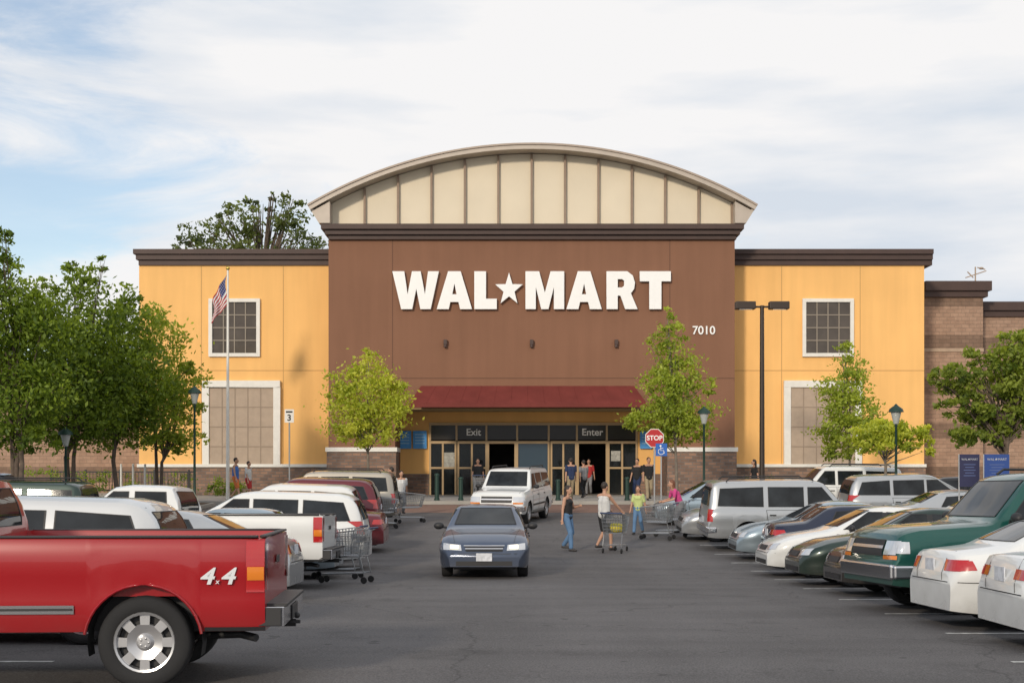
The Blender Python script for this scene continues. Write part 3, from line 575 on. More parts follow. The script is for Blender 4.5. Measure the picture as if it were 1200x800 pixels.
def wheel_mesh(Rw,wt,spokes):
    k=(Rw,spokes)
    if k in WH: return WH[k]
    m=MB(); rr=Rw*.64
    m.lathe([(rr,-wt*.42),(rr*1.08,-wt/2),(Rw*.93,-wt/2),(Rw*.985,-wt*.40),(Rw,-wt*.2),(Rw,wt*.2),(Rw*.985,wt*.40),(Rw*.93,wt/2),(rr*1.08,wt/2),(rr,wt*.42)],36,Matrix.Rotation(PI/2,4,'X')); t=m.mesh('wheel',[TIR],smooth=50)
    m=MB(); Mx=Matrix.Rotation(-PI/2,4,'X')
    m.lathe([(rr*1.03,wt*.44),(rr,wt*.47),(rr*.93,wt*.45),(rr*.90,wt*.20),(rr*.88,wt*.12),(0.0,wt*.12)],32,Mx,0)
    m2=MB()
    if spokes>=8:   # dished steel-look wheel with small holes near the edge
        m2.lathe([(0,wt*.42),(rr*.20,wt*.41),(rr*.24,wt*.33),(rr*.30,wt*.26),(rr*.62,wt*.34),(rr*.64,wt*.2)],32,Mx)
        for s in range(spokes):
            a=2*PI*s/spokes; q=Matrix.Rotation(a,4,'Y')
            pl=[(-rr*.15,rr*.58),(rr*.15,rr*.58),(rr*.17,rr*.94),(-rr*.17,rr*.94)]; m2.prism(pl,wt*.22,wt*.35,0,q)
    else:
        m2.lathe([(0,wt*.40),(rr*.20,wt*.39),(rr*.26,wt*.33),(rr*.27,wt*.1)],20,Mx)
        for s in range(spokes):
            a=2*PI*s/spokes; q=Matrix.Rotation(a,4,'Y')
            pl=[(-rr*.15,rr*.18),(rr*.15,rr*.18),(rr*.14*(8/spokes)**.5,rr*.55),(rr*.18*(8/spokes)**.5,rr*.92),(-rr*.18*(8/spokes)**.5,rr*.92),(-rr*.14*(8/spokes)**.5,rr*.55)]
            m2.prism(pl,wt*.20,wt*.36,0,q)
    for s in range(5):
        a=2*PI*(s+.5)/5; m2.ell((math.cos(a)*rr*.14,wt*.42,math.sin(a)*rr*.14),(.012,.012,.012),6,4)
    for i in range(len(m.m)):
        if i>=32*3: m.m[i]=1
    m.add(m2.v,m2.f,0)
    r=m.mesh('rim',[ALU,PLB],smooth=35); WH[k]=(t,r); return WH[k]
def link(name,me,parent,loc=(0,0,0),rz=0):
    o=bpy.data.objects.new(name,me); col.objects.link(o); o.parent=parent; o.location=loc; o.rotation_euler=(0,0,rz); return o
def make_vehicle(name,S,pt):
    root=thing(name,'vehicle','car'); W2=S['W']/2; L2=S['L']/2
    sh=shell(S); bm_me=sh.mesh('body',[pt],smooth=32); body=link('body',bm_me,root)
    bm=bmesh.new(); bm.from_mesh(bm_me); bvh=BVHTree.FromBMesh(bm); bm.free()
    zc=S['R']+S['RA']
    m=MB().bb(-L2+.2,L2-.2,-W2+.30,W2-.30,S['rock']-.02,zc+.02)
    wt=S.get('wt',.21)
    for xw in(S['xf'],S['xr']):
        for s in(-1,1):
            n=16; vs=[];fs=[]
            for k in range(n+1):
                a=-.25+(PI+.5)*k/n; cx_,cz_=xw+(S['RA']-.004)*math.cos(a),S['R']+(S['RA']-.004)*math.sin(a); vs+=[(cx_,s*(W2*.93-.015),cz_),(cx_,s*(W2-.32),cz_)]
            fs=[(2*k,2*k+1,2*k+3,2*k+2) for k in range(n)]; m.add(vs,fs)
        m.tube([(xw,-W2+.2,S['R']),(xw,W2-.2,S['R'])],.05,8)
    m.build('underbody',PLB,root,recalc=False)
    tm,rm=wheel_mesh(S['R'],wt,S.get('spokes',5))
    for xw in(S['xf'],S['xr']):
        for s in(-1,1):
            w_=link('wheel',tm,root,(xw,s*(W2-.035-wt/2),S['R']),0 if s>0 else PI); link('rim',rm,w_)
    for (nm,mt,fc,q,nu,nv,rim) in S['glass']:
        for s in((1,-1) if fc=='S' else (1,)): pobj(nm,bvh,W2,fc,q,mt,root,.005,nu,nv,rim,s)
    for q in S['doors']:
        for s in(1,-1):
            d=pobj('door',bvh,W2,'S',q,[pt],root,.005,10,16,.011,s)
            hz=max(p[1] for p in q)-.13
            MB().box((min(q[1][0],q[2][0])+.17,s*(W2+.004),hz),(.17,.035,.035)).build('door_handle',S.get('hm',PLB),d,bevel=.01)
    for (nm,mt,fc,q,off) in S['bits']:
        if fc in('F','B') and not(min(p[0] for p in q)<0<max(p[0] for p in q)):
            pobj(nm,bvh,W2,fc,q,mt,root,off,6,4); pobj(nm,bvh,W2,fc,mirq(q),mt,root,off,6,4)
        elif fc in('S','T'):
            for s in(1,-1): pobj(nm,bvh,W2,fc,q,mt,root,off,14,3 if fc=='S' else 1,0,s)
        else: pobj(nm,bvh,W2,fc,q,mt,root,off,10,4)
    mx_,mz_=S['mirror']
    for s in(1,-1):
        MB().ell((mx_,s*(W2+.07),mz_),(.07,.11,.075),10,8).tube([(mx_,s*(W2-.10),mz_-.04),(mx_,s*(W2+.03),mz_-.02)],.025,6).build('side_mirror',S.get('mm',PLB),root,smooth=50)
    if S.get('plate','')!='':
        pz=S['plate']
        h,nn,_,_=bvh.ray_cast(Vector((-7,0,pz)),Vector((1,0,0))); MB().box((h.x-.02,0,pz),(.015,.31,.155)).build('licence_plate',PLT,root)
    root['L2']=L2
    return root,bvh
def Q(a,b,c,d): return [a,b,c,d]
GAPS=[('hood_gap',PLB,'T',Q((1.15,.70),(2.2,.58),(2.2,.588),(1.15,.708)),.004)]
def sedan_spec(v=0):
    t=[(-2.375,.62),(-2.35,.86),(-2.28,.98),(-1.75,1.04),(-1.62,1.06),(-.98,1.36),(-.65,1.42),(-.1,1.44),(.22,1.40),(1.02,1.01),(1.2,.96),(1.85,.86),(2.2,.74),(2.33,.62),(2.375,.48)]
    if v==1: t=[(-2.375,.62),(-2.35,.90),(-2.30,1.0),(-1.7,1.06),(-1.60,1.07),(-1.12,1.36),(-.85,1.41),(-.1,1.42),(.12,1.39),(.84,1.0),(1.0,.96),(1.9,.86),(2.25,.76),(2.35,.64),(2.375,.48)]
    S=dict(L=4.75,W=1.80,rock=.21,R=.32,RA=.368,xf=1.43,xr=-1.32,top=t,belt=[(-2.375,.58),(-2.3,.84),(-2.1,.90),(-1,.95),(0,.92),(1,.89),(1.85,.79),(2.2,.68),(2.34,.55),(2.375,.44)],kf=.24,kr=.17,tumble=.40,
     glass=[('windshield',CGL,'F',Q((-.64,1.03),(.64,1.03),(.53,1.36),(-.53,1.36)),12,6,.02),('rear_window',CGL,'B',Q((.60,1.10),(-.60,1.10),(-.48,1.345),(.48,1.345)),12,6,.02),
       ('window',CGL,'S',Q((.86,.975),(.02,.975),(.02,1.33),(.30,1.33)),10,5,.014),('window',CGL,'S',Q((-.05,.975),(-.98,1.0),(-.80,1.28),(-.05,1.33)),10,5,.014)],
     doors=[Q((.98,.30),(.0,.30),(.0,.90),(1.0,.88)),Q((-.03,.30),(-.86,.30),(-1.02,.92),(-.03,.905))],
     bits=GAPS+[('headlight',HLP,'F',Q((.44,.56),(.80,.58),(.80,.70),(.46,.67)),.008),('grille',PLB,'F',Q((-.36,.545),(.36,.545),(.38,.64),(-.38,.64)),.008),('lower_intake',PLB,'F',Q((-.55,.27),(.55,.27),(.55,.36),(-.55,.36)),.007),
       ('tail_lamp',TLR,'B',Q((.50,.74),(.80,.74),(.80,.88),(.46,.88)),.008),('tail_lamp',TLR,'S',Q((-2.32,.74),(-2.08,.76),(-2.12,.87),(-2.31,.87)),.008),('bumper_gap',PLB,'B',Q((-.8,.60),(.8,.60),(.8,.612),(-.8,.612)),.004),('bumper_gap',PLB,'F',Q((-.8,.50),(.8,.50),(.8,.51),(-.8,.51)),.004),
       ('bumper_gap',PLB,'S',Q((-2.30,.60),(-1.72,.60),(-1.72,.61),(-2.30,.61)),.004),('pillar_trim',PLB,'S',Q((.02,.985),(-.05,.985),(-.05,1.32),(.02,1.32)),.006),
       ('trunk_gap',PLB,'B',Q((-.46,.62),(-.445,.62),(-.445,.98),(-.46,.98)),.004),('trunk_gap',PLB,'B',Q((.445,.62),(.46,.62),(.46,.98),(.445,.98)),.004),
       ('side_moulding',PLB,'S',Q((-.88,.48),(.98,.48),(.98,.512),(-.88,.512)),.012)],
     mirror=(.72,1.0),plate=.80)
    if v==1:
        S['glass'][1]=('rear_window',CGL,'B',Q((.62,1.11),(-.62,1.11),(-.52,1.34),(.52,1.34)),12,6,.02); S['glass'][0]=('windshield',CGL,'F',Q((-.64,1.03),(.64,1.03),(.55,1.35),(-.55,1.35)),12,6,.02)
        S['glass'][2]=('window',CGL,'S',Q((.70,.975),(-.10,.975),(-.10,1.32),(.18,1.32)),10,5,.014); S['glass'][3]=('window',CGL,'S',Q((-.17,.975),(-1.1,1.0),(-.95,1.28),(-.17,1.32)),10,5,.014)
        S['bits'][4]=('tail_lamp',TLR,'B',Q((.40,.76),(.80,.76),(.80,.87),(.40,.87)),.008)
        S['bits'][9]=('pillar_trim',PLB,'S',Q((-.10,.985),(-.17,.985),(-.17,1.31),(-.10,1.31)),.006)
    return S
def suv_spec(v=0):
    S=dict(L=5.0,W=1.96,rock=.36,R=.375,RA=.44,xf=1.56,xr=-1.42,wt=.25,top=[(-2.5,.72),(-2.475,1.15),(-2.42,1.62),(-2.34,1.78),(-2.1,1.85),(0,1.88),(.40,1.86),(.58,1.80),(1.06,1.25),(1.18,1.21),(2.15,1.15),(2.38,1.09),(2.47,.97),(2.5,.7)],
     belt=[(-2.5,.68),(-2.46,1.05),(-2.3,1.13),(0,1.12),(1.1,1.10),(2.15,1.06),(2.40,.98),(2.48,.86),(2.5,.62)],kf=.08,kr=.06,ez=.35,tumble=.20,crown=.05,lift=.03,
     glass=[('windshield',CGL,'F',Q((-.74,1.27),(.74,1.27),(.67,1.76),(-.67,1.76)),12,6,.02),('rear_window',CGL,'B',Q((.72,1.20),(-.72,1.20),(-.66,1.68),(.66,1.68)),10,6,.02),
      ('window',CGL,'S',Q((.92,1.19),(.12,1.18),(.12,1.70),(.50,1.70)),8,6,.014),('window',CGL,'S',Q((.02,1.18),(-.92,1.18),(-.92,1.70),(.02,1.70)),8,6,.014),('window',CGL,'S',Q((-1.04,1.18),(-2.25,1.20),(-2.18,1.66),(-1.04,1.70)),8,6,.014)],
     doors=[Q((1.03,.42),(.07,.42),(.07,1.10),(1.08,1.08)),Q((.04,.42),(-.90,.42),(-.98,1.10),(.04,1.10))],
     bits=[('headlight',HLP,'F',Q((.58,.78),(.90,.78),(.90,.96),(.58,.96)),.01),('grille',PLB,'F',Q((-.54,.76),(.54,.76),(.54,.97),(-.54,.97)),.012),('grille_bar',CHR,'F',Q((-.54,.85),(.54,.85),(.54,.89),(-.54,.89)),.022),
      ('headlight',HLP,'S',Q((2.30,.80),(2.46,.80),(2.46,.95),(2.30,.95)),.01),('hood_gap',PLB,'T',Q((1.15,.78),(2.35,.76),(2.35,.768),(1.15,.788)),.004),
      ('tail_lamp',TLR,'B',Q((.76,.80),(.92,.80),(.90,1.12),(.74,1.12)),.01),('tail_lamp',TLR,'S',Q((-2.47,.80),(-2.38,.80),(-2.38,1.12),(-2.45,1.12)),.01),('turn_signal',AMB,'F',Q((.58,.72),(.92,.72),(.92,.77),(.58,.77)),.01),
      ('tailgate_gap',PLB,'B',Q((-.72,.70),(-.708,.70),(-.69,1.74),(-.70,1.74)),.005),('tailgate_gap',PLB,'B',Q((.708,.70),(.72,.70),(.70,1.74),(.69,1.74)),.005),
      ('side_moulding',PLB,'S',Q((-.95,.60),(1.05,.60),(1.05,.66),(-.95,.66)),.014)],mirror=(.88,1.26),plate=.82,spokes=6)
    return S
def suv_extras(root,bump=None):
    bump=bump or CHR
    MB().box((2.47,0,.56),(.16,1.84,.20)).box((2.38,.93,.56),(.28,.10,.18)).box((2.38,-.93,.56),(.28,.10,.18)).build('front_bumper',bump,root,bevel=.03)
    MB().box((-2.49,0,.58),(.14,1.86,.18)).box((-2.4,.93,.58),(.26,.08,.16)).box((-2.4,-.93,.58),(.26,.08,.16)).build('rear_bumper',bump,root,bevel=.03)
    for s in(-1,1): MB().tube([(.3,s*.68,1.86),(.2,s*.68,1.93),(-1.9,s*.68,1.92),(-2.0,s*.68,1.84)],.02,6).build('roof_rail',PLB,root)
    for s in(-1,1): MB().box((.05,s*.93,.35),(2.0,.16,.05)).build('running_board',PLB,root,bevel=.01)
def van_spec():
    return dict(L=4.75,W=1.86,rock=.24,R=.33,RA=.385,xf=1.48,xr=-1.42,top=[(-2.375,.62),(-2.35,1.0),(-2.2,1.45),(-2.05,1.60),(-1.8,1.66),(0,1.71),(.35,1.67),(1.38,1.10),(1.55,1.03),(2.05,.88),(2.28,.76),(2.35,.62),(2.375,.48)],
     belt=[(-2.375,.6),(-2.32,.92),(-2.1,1.0),(0,1.0),(1.3,.97),(2.0,.80),(2.3,.62),(2.375,.45)],kf=.26,kr=.10,tumble=.26,
     glass=[('windshield',CGL,'F',Q((-.68,1.13),(.68,1.13),(.60,1.62),(-.60,1.62)),12,6,.02),('rear_window',CGL,'B',Q((.68,1.08),(-.68,1.08),(-.60,1.50),(.60,1.50)),10,6,.02),
      ('window',CGL,'S',Q((1.08,1.06),(.10,1.06),(.10,1.54),(.45,1.54)),8,6,.014),('window',CGL,'S',Q((.02,1.06),(-.95,1.06),(-.95,1.52),(.02,1.54)),8,6,.014),('window',CGL,'S',Q((-1.05,1.06),(-2.08,1.06),(-1.92,1.46),(-1.05,1.52)),8,6,.014)],
     doors=[Q((1.05,.32),(.05,.32),(.05,.98),(1.15,.96)),Q((.02,.32),(-.92,.32),(-1.0,.98),(.02,.98))],
     bits=[('headlight',HLP,'F',Q((.42,.58),(.84,.62),(.84,.76),(.48,.70)),.008),('grille',PLB,'F',Q((-.36,.56),(.36,.56),(.38,.66),(-.38,.66)),.01),('lower_intake',PLB,'F',Q((-.55,.28),(.55,.28),(.55,.38),(-.55,.38)),.007),
      ('tail_lamp',TLR,'B',Q((.66,.78),(.86,.78),(.84,1.06),(.68,1.06)),.01),('tail_lamp',TLR,'S',Q((-2.34,.80),(-2.22,.80),(-2.24,1.05),(-2.32,1.05)),.01),('bumper_gap',PLB,'B',Q((-.8,.60),(.8,.60),(.8,.612),(-.8,.612)),.004),
      ('tailgate_gap',PLB,'B',Q((-.64,.62),(-.628,.62),(-.62,1.55),(-.63,1.55)),.005),('tailgate_gap',PLB,'B',Q((.628,.62),(.64,.62),(.63,1.55),(.62,1.55)),.005),('side_moulding',PLB,'S',Q((-.95,.49),(1.05,.49),(1.05,.53),(-.95,.53)),.012)],
     mirror=(.95,1.12),plate=.80)
def truck_spec():
    return dict(L=6.2,W=1.97,rock=.50,R=.405,RA=.50,xf=2.12,xr=-2.06,wt=.26,top=[(-3.1,1.31),(-.56,1.32),(-.545,1.5),(-.48,1.80),(-.26,1.85),(.34,1.87),(.64,1.83),(1.19,1.32),(1.34,1.28),(2.7,1.22),(3.0,1.12),(3.08,1.0),(3.1,.8)],
     belt=[(-3.1,1.30),(-.56,1.31),(1.24,1.27),(2.6,1.16),(3.0,1.02),(3.1,.75)],kf=.08,kr=.02,ez=.3,tumble=.22,crown=.05,lift=0,bed=(-3.1,-.56,.80),
     glass=[('windshield',CGL,'F',Q((-.74,1.34),(.74,1.34),(.68,1.78),(-.68,1.78)),12,6,.02),('rear_window',CGL,'B',Q((.70,1.38),(-.70,1.38),(-.66,1.74),(.66,1.74)),10,5,.02),
      ('window',CGL,'S',Q((1.06,1.35),(.34,1.35),(.34,1.74),(.62,1.74)),8,6,.014),('window',CGL,'S',Q((.24,1.35),(-.36,1.35),(-.32,1.73),(.24,1.74)),8,6,.014)],
     doors=[Q((1.22,.58),(.29,.58),(.29,1.24),(1.26,1.22))],
     bits=[('headlight',HLP,'F',Q((.60,.86),(.92,.86),(.92,1.04),(.60,1.04)),.01),('grille',PLB,'F',Q((-.56,.84),(.56,.84),(.56,1.06),(-.56,1.06)),.012),('tail_lamp',TLR,'B',Q((.82,.86),(.955,.86),(.93,1.27),(.80,1.27)),.012),
      ('side_moulding',CHR,'S',Q((-1.47,.66),(-.62,.66),(-.62,.735),(-1.47,.735)),.018),('moulding_strip',PLB,'S',Q((-1.46,.688),(-.63,.688),(-.63,.708),(-1.46,.708)),.022),('side_moulding',CHR,'S',Q((-.50,.66),(1.22,.66),(1.22,.735),(-.50,.735)),.018),('cab_gap',PLB,'S',Q((-.56,.56),(-.535,.56),(-.535,1.30),(-.56,1.30)),.006),('tailgate_gap',PLB,'B',Q((-.80,.66),(.80,.66),(.80,.675),(-.80,.675)),.006)],
     mirror=(1.02,1.42),spokes=8)
def truck_extras(root,bvh):
    for s in(1,-1):
        pobj('tail_lamp',bvh,.985,'S',Q((-3.095,.84),(-2.94,.84),(-2.94,1.28),(-3.095,1.28)),TLR,root,.012,4,8,0,s)
        pobj('turn_signal',bvh,.985,'S',Q((-3.09,.95),(-2.95,.95),(-2.95,1.06),(-3.09,1.06)),AMB,root,.020,4,3,0,s)
        pobj('lower_trim',bvh,.985,'S',Q((-3.10,.505),(-2.58,.505),(-2.58,.54),(-3.10,.54)),PLB,root,.01,6,1,0,s)
        MB().box((-1.82,s*.935,1.322),(2.44,.075,.022)).build('rail_cap',PLB,root,bevel=.008)
        # arch lip
        pts=[(-2.06+.505*math.cos(a),s*.985,.405+.505*math.sin(a)) for a in [PI*k/20 for k in range(1,20)]]
        MB().tube(pts,.014,6).build('arch_lip',P_arch,root,smooth=60)
    MB().box((-1.82,0,1.322),(.001,.001,.001)) 
    MB().box((-3.075,0,1.322),(.06,1.80,.022)).build('tailgate_cap',PLB,root,bevel=.008)
    MB().box((-3.18,0,.62),(.16,1.80,.17)).box((-3.18,0,.715),(.20,1.64,.03),None,1).box((-3.12,.88,.62),(.24,.12,.16),None,1).box((-3.12,-.88,.62),(.24,.12,.16),None,1).box((-3.268,0,.60),(.012,.5,.13),None,1).build('rear_bumper',[CHR,PLB],root,bevel=.02)
    MB().tube([(-2.9,0,.48),(-3.28,0,.48)],.035,8).ell((-3.29,0,.55),(.03,.03,.03)).box((-3.27,0,.49),(.10,.06,.03)).build('tow_hitch',PLB,root)
    MB().tube([(-2.4,.55,.42),(-2.85,.62,.44),(-3.0,.75,.42)],.035,10).build('exhaust_pipe',PLB,root,smooth=50)
    MB().box((3.10,0,.62),(.20,1.88,.24)).build('front_bumper',CHR,root,bevel=.03)
    pobj('tailgate_handle',bvh,.985,'B',Q((-.12,1.05),(.12,1.05),(.12,1.12),(-.12,1.12)),PLB,root,.015,3,2)
GL,GR_,GC='cars parked in the left row','cars parked in the right row','cars parked in the far rows'
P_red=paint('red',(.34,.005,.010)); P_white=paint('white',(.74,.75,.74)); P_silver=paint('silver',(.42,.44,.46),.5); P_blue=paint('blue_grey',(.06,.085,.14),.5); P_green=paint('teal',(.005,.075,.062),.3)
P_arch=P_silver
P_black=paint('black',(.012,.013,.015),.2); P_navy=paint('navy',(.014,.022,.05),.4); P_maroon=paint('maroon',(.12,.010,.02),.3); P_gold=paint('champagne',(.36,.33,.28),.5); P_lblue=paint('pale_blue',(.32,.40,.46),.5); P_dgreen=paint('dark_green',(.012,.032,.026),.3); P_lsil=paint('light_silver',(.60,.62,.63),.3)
protos={}
def setup(kind):
    if kind in('sedan','sedan2'): protos[kind]=make_vehicle('sedan_car',sedan_spec(0 if kind=='sedan' else 1),P_silver)[0]
    if kind=='suv': r,b=make_vehicle('sport_utility_vehicle',suv_spec(),P_silver); suv_extras(r); protos[kind]=r
    if kind=='van': protos[kind]=make_vehicle('minivan',van_spec(),P_silver)[0]
    if kind=='truck': r,b=make_vehicle('pickup_truck',truck_spec(),P_silver); truck_extras(r,b); protos[kind]=r
def repaint(o,pt,frm):
    for ob in [o]+list(o.children_recursive):
        if ob.type=='MESH':
            for s in ob.material_slots:
                if s.material==frm: s.link='OBJECT'; s.material=pt
def car(kind,pt,label,cat,xe,y,rz,side=0,sc=1,group=None,extra=None):
    if kind not in protos: setup(kind)
    src=protos[kind]
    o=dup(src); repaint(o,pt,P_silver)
    L2=src['L2']*sc; x=xe+side*L2*abs(math.cos(rz)); ground_place(o,x,y,rz); o.scale=(sc,sc,sc)
    o['label']=label; o['category']=cat
    if 'L2' in o: del o['L2']
    if group: o['group']=group
    elif 'group' in o: del o['group']
    return o
E=lambda px,d: X(px,d)
t=car('truck',P_red,'bright red pickup truck with 4x4 lettering on the bed, nearest vehicle','pickup truck',E(305,11.9)-.07,12.95,PI+R(3.5),-1,1,GL)
BDG=M('badge_silver',(.75,.76,.78),.3,.3,0)
text('bed_lettering','4',.20,(-2.60,.998,.975),(PI/2,0,PI),BDG,t,.006,.25,.004,sx=1.2)
text('bed_lettering','4',.20,(-2.78,.998,.975),(PI/2,0,PI),BDG,t,.006,.25,.004,sx=1.2)
text('bed_lettering','x',.06,(-2.695,.998,.935),(PI/2,0,PI),BDG,t,.006,.2,.001)
car('sedan',P_maroon,'maroon sedan hidden behind the red truck bed','car',-5.9,19.6,PI,-1,1,GL)
car('van',P_lsil,'pale silver wagon with dark side glass just behind the red pickup truck','car',E(212,16.2),16.4,PI,-1,.98,GL)
car('sedan',P_silver,'silver sedan between the red truck and the white pickup truck','car',E(350,22.6),22.4,PI,-1,1,GL)
car('truck',P_white,'white pickup truck parked with its tail toward the aisle','pickup truck',E(386,25.6),25.6,PI,-1,1,GL)
car('sedan2',P_lblue,'pale blue sedan behind the white pickup truck','car',E(398,28.6),28.5,PI,-1,1,GL)
car('van',P_white,'white minivan behind the white pickup and pale blue sedan','van',E(432,31.5),31.4,PI,-1,1.02,GL)
car('sedan',P_silver,'silver sedan between the white minivan and the maroon sedan in the left row','car',E(412,34),34.2,PI,-1,1,GL)
car('sedan2',P_maroon,'maroon sedan with its tail by the aisle near the far end of the left row','car',E(453,37.2),37.1,PI,-1,1,GL)
car('van',P_white,'white wagon behind the maroon sedan in the left row','van',E(425,40),40,PI,-1,.96,GL)
car('van',P_maroon,'dark red wagon far along the left row','car',E(446,42.6),42.7,PI,-1,.98,GL)
car('suv',P_gold,'champagne sport utility vehicle last in the left row','car',E(466,45.6),45.5,PI,-1,.94,GL)
car('sedan2',P_white,'white car cropped by the right edge, nearest in the right row','car',E(1172,15.4),15.4,0,1,1,GR_)
car('sedan',P_white,'white sedan with its tail to the aisle beside the teal vehicle','car',E(1086,17.9),17.9,R(3),1,.98,GR_)
car('suv',P_green,'teal green sport utility vehicle facing the aisle in the right row','car',E(1012,20.4),20.5,PI+R(7),1,1.06,GR_)
car('sedan2',P_black,'black sedan right beside the teal vehicle','car',E(974,23.7),23.6,PI,1,1,GR_)
car('sedan',P_dgreen,'dark green sedan facing the aisle between black sedan and white sedan','car',E(928,26.3),26.3,PI,1,1,GR_)
car('sedan',P_white,'white sedan facing the aisle beyond the dark green one','car',E(892,29.1),29.1,PI,1,1,GR_)
car('sedan2',P_navy,'navy sedan with red tail lamps toward the aisle in the right row','car',E(898,31.9),31.9,0,1,1,GR_)
car('sedan',P_lblue,'pale blue sedan facing the aisle before the silver sport utility vehicle','car',E(858,34.6),34.6,PI,1,1,GR_)
car('suv',P_silver,'large silver sport utility vehicle with its tail to the aisle in the right row','car',E(824,37.6),37.6,0,1,1,GR_)
car('sedan',P_silver,'silver sedan just beyond the large silver sport utility vehicle','car',E(795,40.6),40.5,PI,1,1,GR_)
car('van',P_lblue,'pale car half hidden behind the woman in pink at the far end','car',E(765,46),45.9,PI,1,.85,GR_)
car('suv',P_silver,'silver sport utility vehicle in the second right row behind the dark sedan','car',10.7,31.5,0,1,.92,GC)
car('sedan2',P_gold,'champagne sedan in the second right row at the frame edge','car',10.6,34.4,0,1,1,GC)
car('van',P_white,'white minivan in the second right row near the blue banners','van',10.8,37.4,PI,1,1,GC)
car('sedan',P_silver,'silver sedan in the second right row','car',10.7,40.3,0,1,1,GC)
car('van',P_silver,'silver minivan in the second right row under the low tree','van',10.5,44.6,0,1,1,GC)
car('suv',P_white,'white sport utility vehicle parked behind by the tall twin lamp pole','car',E(899,50.5),50.5,PI,1,.95,GC)
car('sedan',P_black,'black sedan in the far row under the low tree at right','car',E(1040,50),49.5,0,1,1,GC)
car('sedan2',P_silver,'silver sedan far away under the left trees','car',E(112,58),50.5,PI,-1,1,GC)
car('van',P_navy,'dark blue van parked under the trees at the far left','van',E(50,48),46,PI,-1,1,GC)
car('sedan',P_lblue,'pale blue sedan in the second left row','car',-10.8,31,PI,-1,1,GC)
car('suv',P_dgreen,'dark green sport utility vehicle in the second left row','car',-10.9,36.5,PI,-1,1,GC)
h=car('sedan',P_blue,'blue grey sedan driving toward the camera with its headlights lit','car',X(570,30.4),30.3,-PI/2,0,1.02)
hb=[c for c in h.children if c.name.startswith('body')][0]
bm=bmesh.new(); bm.from_mesh(hb.data); hbv=BVHTree.FromBMesh(bm); bm.free()
for q in(Q((.50,.60),(.66,.60),(.66,.665),(.50,.655)),):
    pobj('lit_bulb',hbv,.9,'F',q,HON,h,.016,5,4); pobj('lit_bulb',hbv,.9,'F',mirq(q),HON,h,.016,5,4)
pobj('grille_bar',hbv,.9,'F',Q((-.37,.585),(.37,.585),(.37,.605),(-.37,.605)),CHR,h,.02,10,1); pobj('hood_trim',hbv,.9,'F',Q((-.40,.645),(.40,.645),(.40,.66),(-.40,.66)),CHR,h,.014,10,1)
MB().box((2.40,0,.44),(.015,.31,.155)).build('licence_plate',PLT,h)
c2=car('suv',P_white,'white sport utility vehicle driving away from the entrance crossing','car',X(601,47.5),47.6,-PI/2-R(13),0,.95)
for k,p in protos.items():
    for ob in list(p.children_recursive)+[p]: bpy.data.objects.remove(ob)
# ---------------------------------------------------------------- street furniture
DGN=M('dark_green_metal',(.015,.045,.035),.5,.2,0); BRP=M('bronze_pole',(.045,.032,.025),.5,.3,0); GAL=M('galvanised',(.38,.39,.40),.45,.5,.05)
t=thing('light_pole','tall dark pole with two flat lamp heads before the right yellow wall','street lamp',(X(893,55),55,gz(55)+.0))
ht=Z(358,55)-gz(55)
MB().tube([(0,0,0),(0,0,ht)],[.11,.08],10).build('pole',BRP,t,smooth=50); MB().tube([(0,0,0),(0,0,.5)],.26,14).build('base',CON,t)
MB().tube([(-.5,0,ht-.05),(.5,0,ht-.05)],.04,8).build('arm',BRP,t)
for s in(-1,1):
    l=MB().box((s*.66,0,ht),(.78,.42,.30)).build('lamp_head',BRP,t,bevel=.03); MB().box((s*.66,0,ht-.16),(.5,.3,.02)).build('lens',WLN,l)
def lamp(label,px,d,top):
    hh=Z(top,d)-gz(d); t=thing('street_lamp',label,'street lamp',(X(px,d),d,gz(d)+.0),0,'short green post lamps')
    MB().lathe([(0.001,0),(.13,0),(.13,.12),(.08,.2),(.07,.6),(.05,.7),(.04,hh-.75),(.06,hh-.72),(.03,hh-.66)],12).build('post',DGN,t,smooth=40)
    MB().lathe([(.08,hh-.66),(.17,hh-.30),(.17,hh-.26)],10).build('lantern_glass',M('lantern_glass',(.4,.42,.4),.2,0,0),t,smooth=40)
    MB().lathe([(.26,hh-.27),(.22,hh-.17),(.07,hh-.06),(.02,hh),(0.001,hh)],12).build('cap',DGN,t,smooth=40)
lamp('green post lamp in front of the yellow wall by the open tree',228,52,452); lamp('green post lamp above the parked cars at the right',1050,46,473); lamp('green post lamp beside the slender tree',825,53,476); lamp('short green post lamp under the left trees',77,48,500)
d=60; t=thing('flagpole','tall white flagpole in front of the left yellow wall','flagpole',(X(267,d),d,gz(d)+.1)); hh=Z(316,d)-gz(d)-.1
MB().tube([(0,0,0),(0,0,hh)],[.08,.04],10).build('pole',WFR,t,smooth=50); MB().ell((0,0,hh+.06),(.09,.09,.09)).build('finial',M('gold_ball',(.6,.42,.1),.3,.8,0),t,smooth=60)
FLR=M('flag_red',(.40,.03,.04),.8,0,0);FLW=M('flag_white',(.7,.7,.68),.8,0,0);FLB=M('flag_blue',(.03,.04,.16),.8,0,0)
m=MB(); nu,nv=40,26; vs=[]; zt=Z(322,d)
for j in range(nv+1):
    for i in range(nu+1):
        u=i/nu; v=j/nv
        x=-.05-u*.62-.06*math.sin(v*5+u*3); z=zt-v*1.25*(1-.25*u)-u*1.15; y=.10*math.sin(u*13+v*2)*(.3+u)
        vs.append((X(267,d)+x,d+y,z))
fs=[];mi=[]
for j in range(nv):
    for i in range(nu):
        k=0 if (j//2)%2==0 else 1
        if i<16 and j<14: k=2 if not(i%3==1 and j%3==1) else 1
        fs.append((j*(nu+1)+i,j*(nu+1)+i+1,(j+1)*(nu+1)+i+1,(j+1)*(nu+1)+i)); mi.append(k)
m.v=vs;m.f=fs;m.m=mi
